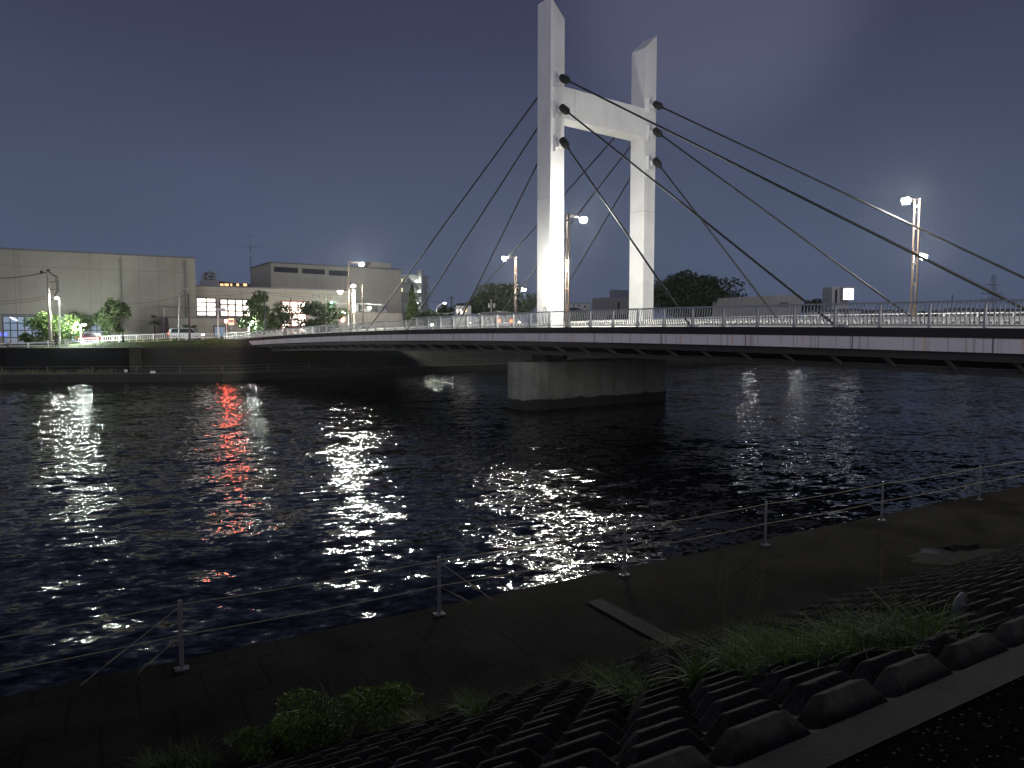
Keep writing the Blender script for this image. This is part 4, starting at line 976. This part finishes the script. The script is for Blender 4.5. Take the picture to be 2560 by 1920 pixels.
# riverside rail on the far promenade
M_frail = mat('darkened_rail', (.13, .13, .12), .8)  # grey set darker than galvanised because the rail caught too much light
fr = thing('riverside_railing', 'grey three-bar railing along the far water edge', 'railing', EP[10]+V((0, 0, .95)))
vis_e = [p for p in EP if p.y > 40 and -75 < p.x < 120]
off = [p+N*.3+V((0, 0, .95)) for p in vis_e]
for q in off:
    m = MB(); m.box(q+V((0, 0, .5)), .09, .09, 1.0); m.build('post', M_frail, fr)
for h in (.98, .6, .25):
    m = MB()
    for a, b in zip(off[:-1], off[1:]): m.bar(a+V((0, 0, h)), b+V((0, 0, h)), .04, .04)
    m.build('rail', M_frail, fr)
m = MB()
for a, b in zip(off[:-1], off[1:]): m.bar(a-N*.15+V((0, 0, .06)), b-N*.15+V((0, 0, .06)), .3, .12)
o = m.build('quay_edge', mat('quay_edge', (.07, .07, .062), .9), fr)
for x, y, w_, h_, lab in ((314.5, 927, .36, .40, 'small square white notice board on the far promenade rail'), (382, 933, .62, .55, 'wider pale board at the foot of the wall pier')):
    p = at(x, y, 88.5); m = MB(); m.box(p, w_, .06, h_); t = thing('notice_board', lab, 'sign', (p.x, p.y, .97)); m.build('board', M_white, t)
    m = MB(); m.tube((p.x, p.y+.05, .97), p+V((0, .05, 0)), .03, .03, 6); m.build('post', M_gal, t)
# utility poles
def upole(x, ytop, Y, ybase, r, label, m_=M_pole, extra=None):
    p = at(x, ytop, Y); pb_ = at(x, ybase, Y); t = thing('utility_pole', label, 'utility pole', (p.x, Y, pb_.z)); m = MB(); m.tube((p.x, Y, pb_.z), p, r, r*.65, 10); m.build('pole', m_, t)
    return t, p
t, p = upole(119, 678, 96.5, 871, .24, 'concrete utility pole with a loop of cables at its top, at the far left')
m = MB(); c = p
m.bar(c+V((0, 0, -1.4)), c+V((1.3, 0, -1.4)), .08, .08); m.bar(c+V((0, 0, -2.4)), c+V((1.4, 0, -2.4)), .08, .08); m.bar(c+V((-.9, 0, -.2)), c+V((.6, 0, -.2)), .1, .1); m.build('cross_arm', M_steel, t)
m = MB()
for dx in (0, .18, .36): m.path([c+V((.3, 0, -.3)), c+V((.95+dx, 0, -.7)), c+V((1.1+dx*.8, 0, -1.6)), c+V((1.1+dx*.7, 0, -2.6)), c+V((.7+dx*.3, 0, -3.5)), c+V((.25, 0, -3.9)), c+V((.2, 0, -5.2))], .035, 5)
m.ball(c+V((-.8, 0, -.1)), .22, nu=7, nv=5); m.bar(c+V((-.8, 0, -.1)), c+V((.3, 0, -.25)), .05, .05); m.ball(c+V((.1, 0, .1)), .2, nu=7, nv=5); m.build('cable_loop', M_black, t)
def wire(label, pts, r=.025, m_=M_black, sag=.3):
    mb = MB(); ps = [at(*q) for q in pts]
    for a, b in zip(ps[:-1], ps[1:]):
        n = 8; mb.path([a.lerp(b, k/n)-V((0, 0, sag*(1-(2*k/n-1)**2))) for k in range(n+1)], r, 4)
    o = mb.build('overhead_wire', m_); tag(o, label, 'wire', 'overhead wires across the far bank'); return o
wire('thick black overhead wire running left from the top of the cable-loop pole', [(115, 681, 96.5), (-60, 696, 94)], .06)
wire('thin overhead wire running left from the middle of the cable-loop pole', [(117, 740, 96.5), (-60, 752, 92)], .03)
wire('lower thin overhead wire running left from the cable-loop pole', [(117, 746, 96.5), (-60, 760, 92)], .03)
wire('long sagging wire crossing the blank hall wall to the dark pole', [(300, 761, 104), (469, 737, 104)], .025)
wire('wire running from the dark pole across the shop roof wall', [(469, 739, 104), (660, 728, 108)], .025)
wire('lit guy wire slanting down right of the white lamp pole', [(152, 754, 97), (181, 804, 98)], .03, M_rope, 0)
wire('short lit wire beside the white lamp head', [(157, 743, 97), (203, 753, 99)], .03, M_rope, .1)
wire('upper wire from the pole in the wide tree to the crossing', [(661, 728, 108), (880, 748, 116)], .022)
wire('lower wire from the pole in the wide tree to the crossing', [(661, 733, 108), (880, 755, 116)], .022)
wire('wire stretched level behind the pointed conifer', [(1078, 753, 150), (1134, 754, 150)], .03)
wire('bright sagging wire between curved street lamp and small house', [(1094, 782, 140), (1140, 778, 140)], .03, M_white)
upole(471, 733, 104, 850, .15, 'dark slim utility pole in front of the minivan', M_steel)
t, p = upole(661, 727, 108, 838, .13, 'dark utility pole rising through the wide tree', M_steel)
m = MB(); q = at(661, 762, 108); m.bar(q+V((-.5, 0, 0)), q+V((.7, 0, 0)), .1, .12); m.build('cross_arm', M_pole, t)
t, p = upole(814, 745, 114, 832, .17, 'pale concrete pole left of the green signal')
m = MB(); q = at(814, 797, 114); m.bar(q+V((-1.3, 0, 0)), q, .08, .08); m.ball(q+V((-.55, 0, -.5)), .28, .1, .5, 8, 6); m.build('crossing_sign', M_gal, t)
t, p = upole(727, 745, 112, 836, .12, 'dark red post in front of the tall lit window', mat('red_brown', (.12, .03, .02), .6))
m = MB(); q = at(727, 800, 112); m.bar(q+V((-1.6, 0, .0)), q, .07, .07); m.build('arm', M_pole, t)
t, p = upole(1129, 738, 170, 800, .18, 'dark utility pole with crossarm left of the small house', M_steel)
m = MB(); q = at(1129, 745, 170); m.bar(q+V((-1, 0, 0)), q+V((.9, 0, 0)), .12, .12); m.build('cross_arm', M_steel, t)
t, p = upole(1228, 748, 130, 800, .15, 'utility pole with a transformer in front of the round dark tree')
m = MB(); q = at(1228, 764, 130)
for dx in (-.35, .55): m.tube(q+V((dx, 0, -.4)), q+V((dx, 0, .4)), .2, .2, 8)
m.build('transformer', M_gal, t)
# street lamps on the far bank
def slamp(x, ytop, Y, ybase, label, dx, em, r=.24, pr=.09, m_=M_white, curved=0, name='street_lamp', arm2=0, lh=.1):
    pb_ = at(x, ybase, Y); p = at(x, ytop, Y); t = thing(name, label, 'street lamp', (p.x, Y, pb_.z)); m = MB()
    if curved:
        m.tube(pb_, V((p.x, Y, p.z-1.3)), pr, pr*.8, 8); pts = [V((p.x+dx*(1-math.cos(a)), Y, p.z-1.3+1.25*math.sin(a))) for a in [k*math.pi/2/6 for k in range(7)]]; m.path(pts, pr*.7, 6)
    else: m.tube(pb_, p, pr, pr*.75, 8); m.bar(p, p+V((dx, 0, .05)), .08, .08)
    m.build('pole', m_, t); hd = [dx] + ([-dx] if arm2 else [])
    if arm2: mm = MB(); mm.bar(p, p+V((-dx, 0, .05)), .08, .08); mm.build('arm', m_, t)
    for h in hd:
        m = MB(); c = V((p.x+h, Y, p.z+.08)); m.box(c+V((0, 0, .05)), .62, .28, .1); hh = m.build('lamp_head', M_gal, t)
        if em:
            m = MB(); m.ball(c-V((0, 0, .08)), r, r*.8, lh, 8, 5); m.build('lamp_glass', em, hh, smooth=True)
    return t
slamp(149, 745, 96.8, 871, 'tall white lamp pole with one bright lamp beside the cable-loop pole', -.45, E_lampc, .24, .12)
slamp(201, 812, 99, 862, 'short twin-headed lamp glaring at the right side of the lit bush', .5, E_lampw, .27, .12, arm2=1)
slamp(621, 805, 110, 845, 'short twin-headed lamp in front of the wide tree', .55, E_lampw, .24, .13, arm2=1)
slamp(447, 724, 103, 852, 'unlit curved grey street lamp in front of the minivan', 1.1, None, .2, .1, M_gal, curved=1)
slamp(1091, 758, 140, 812, 'curved white street lamp lit right of the apartment block', 1.6, emat('lamp_far', (1, .98, .92), 700), .24, .1, curved=1)
slamp(872, 783, 122, 815, 'bright lamp just left of the twin-post bridge lamps, above the red sign', -1.0, emat('lamp_mid', (1, .97, .85), 900), .38, .09, lh=.26)
slamp(1083, 812, 128, 822, 'low garden lamp glowing green-white behind the bridge railing', -.2, emat('lamp_garden', (.9, 1, .75), 150), .25, .08, lh=.2)
for i, (x, lb) in enumerate(((1762, 'small added lamp on the far right bank, leftmost of three under the bridge deck line'), (1872, 'small added lamp on the far right bank, middle of three under the bridge deck line'), (1990, 'small added lamp on the far right bank, rightmost of three under the bridge deck line'))):
    slamp(x, 808, 150, 850, lb, .3, emat('lamp_added', (.92, .95, 1), 250), .24, .08)  # lamps added behind the deck to put glitter on the water
# traffic signals
def signal(x, y, Y, ybase, label, em, arm):
    p = at(x, y, Y); pb_ = at(x, ybase, Y); t = thing('traffic_signal', label, 'traffic signal', (p.x, Y, pb_.z)); m = MB(); m.tube(pb_, p+V((0, 0, .3)), .09, .07, 8); m.build('pole', M_white, t)
    m = MB(); m.bar(p, p+V((arm, 0, -.3)), .06, .06); m.build('arm', M_gal, t)
    m = MB(); m.fbox((p.x, p.y), V((1, 0, 0)), V((0, 1, 0)), -.15, 1.1, -.35, -.1, p.z-.22, p.z+.22); h = m.build('signal_box', M_gal, t)
    m = MB(); m.ball(p+V((.1, -.36, 0)), .2, .06, .2, 8, 6); m.build('green_lens' if em is E_green else 'red_lens', em, h); return t
signal(829, 757, 116, 832, 'traffic signal showing green beside the dark spreading tree', E_green, 8)
signal(545, 774, 108, 838, 'pale unlit traffic signal in front of the shop windows', M_gal, 1.5)
signal(566, 803, 108, 845, 'traffic signal showing red in front of the shop entrance', E_red, -1.0)
# red sign lights
p = at(857, 798, 120); t = thing('red_sign', 'small red and white lit sign below the bright lamp', 'sign', (p.x, 120, 5)); m = MB(); m.tube((p.x, 120, 5), p, .06, .06, 6); m.build('post', M_gal, t)
m = MB(); m.ball(p, .42, .12, .55, 8, 6); m.build('face', emat('sign_red', (1, .35, .28), 3), t)
p = at(578, 804, 113); f = fa; a0, a1, z0, z1 = fa.rect(573, 798, 583, 812)
t = thing('red_sign', 'glowing orange-red shop sign beside the entrance', 'sign', (p.x, 113, 5)); m = MB(); m.box(p, .75, .2, .95); m.build('face', emat('sign_orange', (1, .30, .16), 5), t)
m = MB(); m.tube((p.x, 113.05, 5), (p.x, 113.05, p.z-.47), .06, .06, 6); m.build('post', M_gal, t)
# vertical white sign near the bridge lamp
p = at(884, 722, 118); t = thing('vertical_sign', 'tall narrow white sign with dark characters behind the tall bridge lamp', 'sign', (p.x, 118, 5)); m = MB()
m.box((p.x, 118, at(884, 752, 118).z), .5, .2, (at(884, 724, 118).z-at(884, 782, 118).z)); m.build('board', M_white, t)
m = MB()
for i, y in enumerate((729, 735, 742, 748, 755, 762, 769)):
    q = at(884, y, 117.85); m.box(q, .34, .04, .07); m.box(q+V((0, 0, -.13)), .26, .04, .06); m.box(q+V((.04, 0, -.05)), .07, .038, .2)
m.build('characters', M_black, t); m = MB(); m.tube((p.x, 118, 4.9), (p.x, 118, at(884, 782, 118).z), .1, .1, 6); m.build('post', M_pole, t)
for x, y, lab in ((14, 836, 'small blue light low on the wall behind the fence, right one'), (-1, 836, 'small blue light at the left edge of the picture')):
    p = at(x, y, 100); t = thing('blue_sign', lab, 'sign', (p.x, 100, 4.4)); m = MB(); m.tube((p.x, 100.1, 4.3), p, .05, .05, 6); m.build('post', M_gal, t); m = MB(); m.box(p, .36, .1, .42); m.build('face', E_blue, t)

# ------------------------------------------------------------------ vehicles
def car(label, pos, ang, L, W, H, paint, kind='car', lights=True, cat='car', grp=None, heads=E_headl, spread=.8):
    t = thing({'car': 'car', 'van': 'minivan'}[kind], label, cat, pos, ang, grp)
    if kind == 'van': prof = [(-.5, .22), (.5, .2), (.5, .45), (.36, .56), (.2, .97), (-.42, 1), (-.49, .9), (-.5, .5)]
    else: prof = [(-.5, .2), (.5, .18), (.5, .42), (.28, .56), (.1, .97), (-.25, 1), (-.42, .62), (-.5, .56)]
    m = MB(); rings = []
    for f, tuck in ((-.5, 1), (-.46, 0), (.46, 0), (.5, 1)):
        ring = []
        for x, z in prof:
            up = max(0, z-.55)/.45; y = f*W*(1-.16*up)
            ring.append(V((x*L*(1-.02*tuck), y, (.06+z*.94)*H-(.03*H*tuck if z > .9 else 0))))
        rings.append(ring)
    m.sweep(rings); m.build('body', paint, t, world=False, bevel=.03)
    m = MB()
    for s in (-1, 1):
        zl_, zh = .60*H, .92*H; x0, x1 = (-.44*L, .24*L) if kind == 'van' else (-.33*L, .2*L); y0 = s*(W/2*(1-.16*.05)+.004); y1 = s*(W/2*(1-.16*.82)+.004)
        m.add([V((x0, y0, zl_)), V((x1+.09*L, y0, zl_)), V((x1-.05*L, y1, zh)), V((x0+.05*L, y1, zh))], [(0, 1, 2, 3)])
    m.hexa([V((.335*L, -.40*W, .58*H+.05)), V((.335*L, .40*W, .58*H+.05)), V((.21*L, .36*W, .93*H)), V((.21*L, -.36*W, .93*H)), V((.36*L, -.40*W, .59*H+.05)), V((.36*L, .40*W, .59*H+.05)), V((.235*L, .36*W, .94*H)), V((.235*L, -.36*W, .94*H))] if kind == 'van' else
           [V((.265*L, -.40*W, .6*H)), V((.265*L, .40*W, .6*H)), V((.11*L, .36*W, .93*H)), V((.11*L, -.36*W, .93*H)), V((.285*L, -.40*W, .61*H)), V((.285*L, .40*W, .61*H)), V((.13*L, .36*W, .94*H)), V((.13*L, -.36*W, .94*H))])
    m.hexa([V((-.505*L, -.36*W, .62*H)), V((-.505*L, .36*W, .62*H)), V((-.49*L, .36*W, .62*H)), V((-.49*L, -.36*W, .62*H)), V((-.49*L, -.33*W, .88*H)), V((-.49*L, .33*W, .88*H)), V((-.46*L, .33*W, .88*H)), V((-.46*L, -.33*W, .88*H))])
    m.build('windows', M_glassc, t, world=False)
    for x in (-.32, .32):
        for s in (-1, 1):
            m = MB(); m.tube((x*L, s*(W/2-.2), .31), (x*L, s*(W/2+.01), .31), .31, .31, 14); wl = m.build('wheel', M_black, t, world=False)
            m = MB(); m.tube((x*L, s*(W/2+.005), .31), (x*L, s*(W/2+.02), .31), .18, .18, 10); m.build('rim', M_gal, wl, world=False)
    for s in (-1, 1):
        m = MB(); m.ball((.5*L, s*spread*W/2, .45*H), .06, .17, .10, 8, 5); m.build('headlight', heads if lights else M_gal, t, world=False)
        m = MB(); m.fbox((-.505*L, s*.40*W), V((1, 0, 0)), V((0, 1, 0)), -.02, .03, -.13, .13, .46*H, .60*H); m.build('taillight', E_tail, t, world=False)
    m = MB(); m.fbox((-.507*L, 0), V((1, 0, 0)), V((0, 1, 0)), -.02, .02, -.17, .17, .36*H, .45*H); m.build('number_plate', emat('plate_glow', (1, .95, .85), 1.2), t, world=False)
    return t
P_silver = mat('silver_paint', (.45, .47, .47), .3, metal=.4, var=.02); P_red = mat('red_paint', (.22, .03, .03), .3, var=.02); P_grey = mat('grey_paint', (.12, .12, .13), .3, metal=.3, var=.02); P_wh = mat('white_car_paint', (.7, .7, .7), .3, var=.02); P_blue = mat('navy_paint', (.04, .05, .10), .3, var=.02)
def gpos(x, Y, z=None):
    p = at(x, 850, Y); p.z = GZ(p) if z is None else z; return p
lightsH = emat('head_light_bright', (.95, .97, 1), 30)
car('pale silver minivan driving right behind the white fence', gpos(467, 110), R(12), 4.7, 1.75, 1.85, P_silver, 'van', cat='minivan', heads=lightsH)
car('dark red car passing behind the white fence below the creeper', gpos(240, 107), R(16), 4.6, 1.72, 1.45, P_red, heads=lightsH)
AH = math.atan2(-A.y, -A.x)
def onbr(u, t): return br(u, t, -.15)
car('dark minivan on the bridge seen from behind with red tail lights', onbr(-20, 9.3), AH, 4.6, 1.85, 1.95, P_grey, 'van', cat='minivan')
car('small oncoming car on the bridge with two bright headlights', onbr(-22.0, 12.6), AH+math.pi, 3.4, 1.45, 2.1, P_grey, 'van', cat='car', heads=emat('head_warm', (1, .85, .7), 40), spread=.55)
car('red car near the far end of the bridge below the tall lit window', gpos(728, 124, 5.35), AH, 4.4, 1.75, 1.9, P_red, 'van', cat='minivan')
qs = [('first parked car behind the far part of the bridge railing', 830, P_wh), ('second parked car behind the far part of the bridge railing', 862, P_grey), ('dark blue parked car behind the far part of the bridge railing', 895, P_blue),
      ('white parked car under the first stay cable', 930, P_wh), ('silver parked car between the left stay cables', 968, P_silver), ('dark car beneath the pointed conifer', 1003, P_blue)]
for i, (lb, x, pm) in enumerate(qs):
    q = ['white car nearest the green signal behind the bridge railing', 'grey car left of the tall twin-post lamp behind the railing', 'navy car between the two far twin-post lamps behind the railing', 'white car right of the far twin-post lamps behind the railing', 'silver car left of the pointed conifer behind the railing', 'navy car directly below the pointed conifer behind the railing'][i]
    car(q, gpos(x, 132+i*2, 5.25), R(25), 4.3, 1.7, 1.5, pm, heads=emat('head_dim', (.9, .95, 1), 8))

# ------------------------------------------------------------------ people
def person(x, Y, z, h, label, walk, pushing=0, face=0):
    p = at(x, 850, Y); p = V((p.x, Y, z)); s = h/1.7; a = .32 if walk else .08
    J = {'pel': (0, 0, .92), 'waist': (0, 0, 1.08), 'chest': (.02, 0, 1.32), 'neck': (.03, 0, 1.47), 'head': (.05, 0, 1.60), 'crown': (.05, 0, 1.68),
         'shl': (.02, .18, 1.40), 'ell': (-.12 if walk else .05, .22, 1.14), 'hal': (.06 if walk else .25, .22, .95 if walk else 1.0), 'shr': (.02, -.18, 1.40), 'elr': (.1, -.23, 1.14), 'har': (.28, -.21, 1.0),
         'hipl': (0, .1, .88), 'knl': (a*.7, .1, .5), 'anl': (a, .1, .09), 'tol': (a+.16, .1, .04), 'hipr': (0, -.1, .88), 'knr': (-a*.35, -.1, .5), 'anr': (-a*1.3, -.1, .12), 'tor': (-a*1.3+.14, -.1, .04)}
    rad = {'pel': .15, 'waist': .13, 'chest': .17, 'neck': .055, 'head': .10, 'crown': .08, 'shl': .075, 'ell': .05, 'hal': .035, 'shr': .075, 'elr': .05, 'har': .035, 'hipl': .10, 'knl': .07, 'anl': .045, 'tol': .035, 'hipr': .10, 'knr': .07, 'anr': .045, 'tor': .035}
    E = [('pel', 'waist'), ('waist', 'chest'), ('chest', 'neck'), ('neck', 'head'), ('head', 'crown'), ('chest', 'shl'), ('shl', 'ell'), ('ell', 'hal'), ('chest', 'shr'), ('shr', 'elr'), ('elr', 'har'), ('pel', 'hipl'), ('hipl', 'knl'), ('knl', 'anl'), ('anl', 'tol'), ('pel', 'hipr'), ('hipr', 'knr'), ('knr', 'anr'), ('anr', 'tor')]
    ks = list(J); me = bpy.data.meshes.new('person'); me.from_pydata([tuple(c*s for c in J[k]) for k in ks], [(ks.index(a_), ks.index(b_)) for a_, b_ in E], [])
    o = bpy.data.objects.new('person', me); col.objects.link(o); o.location = p; o.rotation_euler.z = face
    sk = o.modifiers.new('skin', 'SKIN'); 
    if not me.skin_vertices: me.attributes
    for i, k in enumerate(ks): me.skin_vertices[0].data[i].radius = (rad[k]*s, rad[k]*s*(.8 if k in ('chest', 'waist') else 1))
    me.skin_vertices[0].data[0].use_root = True
    sb = o.modifiers.new('sub', 'SUBSURF'); sb.levels = 1; sb.render_levels = 1; me.materials.append(M_dark)
    m = MB(); m.ball((.04*s, 0, 1.65*s), .105*s, .1*s, .09*s, 8, 6); m.build('hair', M_black, o, world=False)
    m = MB(); m.ball((.10*s, 0, 1.585*s), .062*s, .075*s, .085*s, 8, 6); m.ball((.165*s, 0, 1.58*s), .018*s, .014*s, .02*s, 6, 4); m.build('face', M_skin, o, world=False)
    return tag(o, label, 'person')
person(308, 99.5, 4.1, 1.62, 'person in dark clothes walking in front of the white fence, left of the palm', True, face=R(200))
person(141, 95, 4.0, 1.55, 'person in dark clothes standing beside a bicycle at the foot of the white lamp pole', False, face=R(160))
# bicycle
p = at(134, 868, 94.6); p.z = 4.02; bc = thing('bicycle', 'dark bicycle standing at the white fence beside a person', 'bicycle', p)
for dx in (-.5, .52):
    m = MB(); c = p+V((dx, 0, .33)); pts = [c+V((.32*math.cos(a), 0, .32*math.sin(a))) for a in [2*math.pi*i/14 for i in range(15)]]; m.path(pts, .025, 5)
    for i in range(0, 14, 2): m.tube(c, pts[i], .006, .006, 3)
    m.build('wheel', M_black, bc)
m = MB(); m.path([p+V((-.5, 0, .33)), p+V((-.1, 0, .3)), p+V((.4, 0, .8)), p+V((.52, 0, .33))], .022, 5); m.path([p+V((-.1, 0, .3)), p+V((-.22, 0, .82)), p+V((.4, 0, .78))], .02, 5); m.path([p+V((-.5, 0, .33)), p+V((-.2, 0, .75))], .015, 5); m.build('frame', M_steel, bc)
m = MB(); m.ball(p+V((-.24, 0, .88)), .13, .07, .04, 8, 5); m.build('saddle', M_black, bc)
m = MB(); m.path([p+V((.4, 0, .8)), p+V((.38, 0, .98)), p+V((.3, .2, 1.0))], .014, 5); m.path([p+V((.38, 0, .98)), p+V((.3, -.2, 1.0))], .014, 5); m.build('handlebar', M_steel, bc)

# ------------------------------------------------------------------ thin haze added for lamp halos
hz = MB(); hz.fbox((0, 0), V((1, 0, 0)), V((0, 1, 0)), -780, 980, -340, 2900, -3.2, 45)
hm = bpy.data.materials.new('halo_haze'); hm.use_nodes = True; hn = hm.node_tree; hn.nodes.remove(hn.nodes['Principled BSDF'])
pv = hn.nodes.new('ShaderNodeVolumePrincipled'); pv.inputs['Density'].default_value = .00015; pv.inputs['Color'].default_value = (.9, .95, 1, 1); pv.inputs['Anisotropy'].default_value = .9
hn.links.new(pv.outputs[0], hn.nodes['Material Output'].inputs['Volume'])
ho = hz.build('haze', hm); tag(ho, 'thin haze added for the glow around the lamps', 'haze', kind='stuff')

# ------------------------------------------------------------------ camera and render
cd = bpy.data.cameras.new('camera'); co = bpy.data.objects.new('camera', cd); col.objects.link(co)
co.location = (0, 0, CAMZ); co.rotation_euler = (R(90)-PITCH, 0, 0); cd.sensor_width = 36; cd.lens = F/2560*36; cd.clip_start = .05; cd.clip_end = 6000
sc.camera = co
sc.view_settings.view_transform = 'Standard'; sc.view_settings.look = 'None'; sc.view_settings.exposure = 0; sc.view_settings.gamma = 1
sc.cycles.max_bounces = 5; sc.cycles.diffuse_bounces = 2; sc.cycles.glossy_bounces = 3; sc.cycles.sample_clamp_indirect = 4; sc.cycles.sample_clamp_direct = 300
sc.cycles.use_denoising = True; sc.cycles.caustics_reflective = False; sc.cycles.caustics_refractive = False
sc.cycles.use_light_tree = True
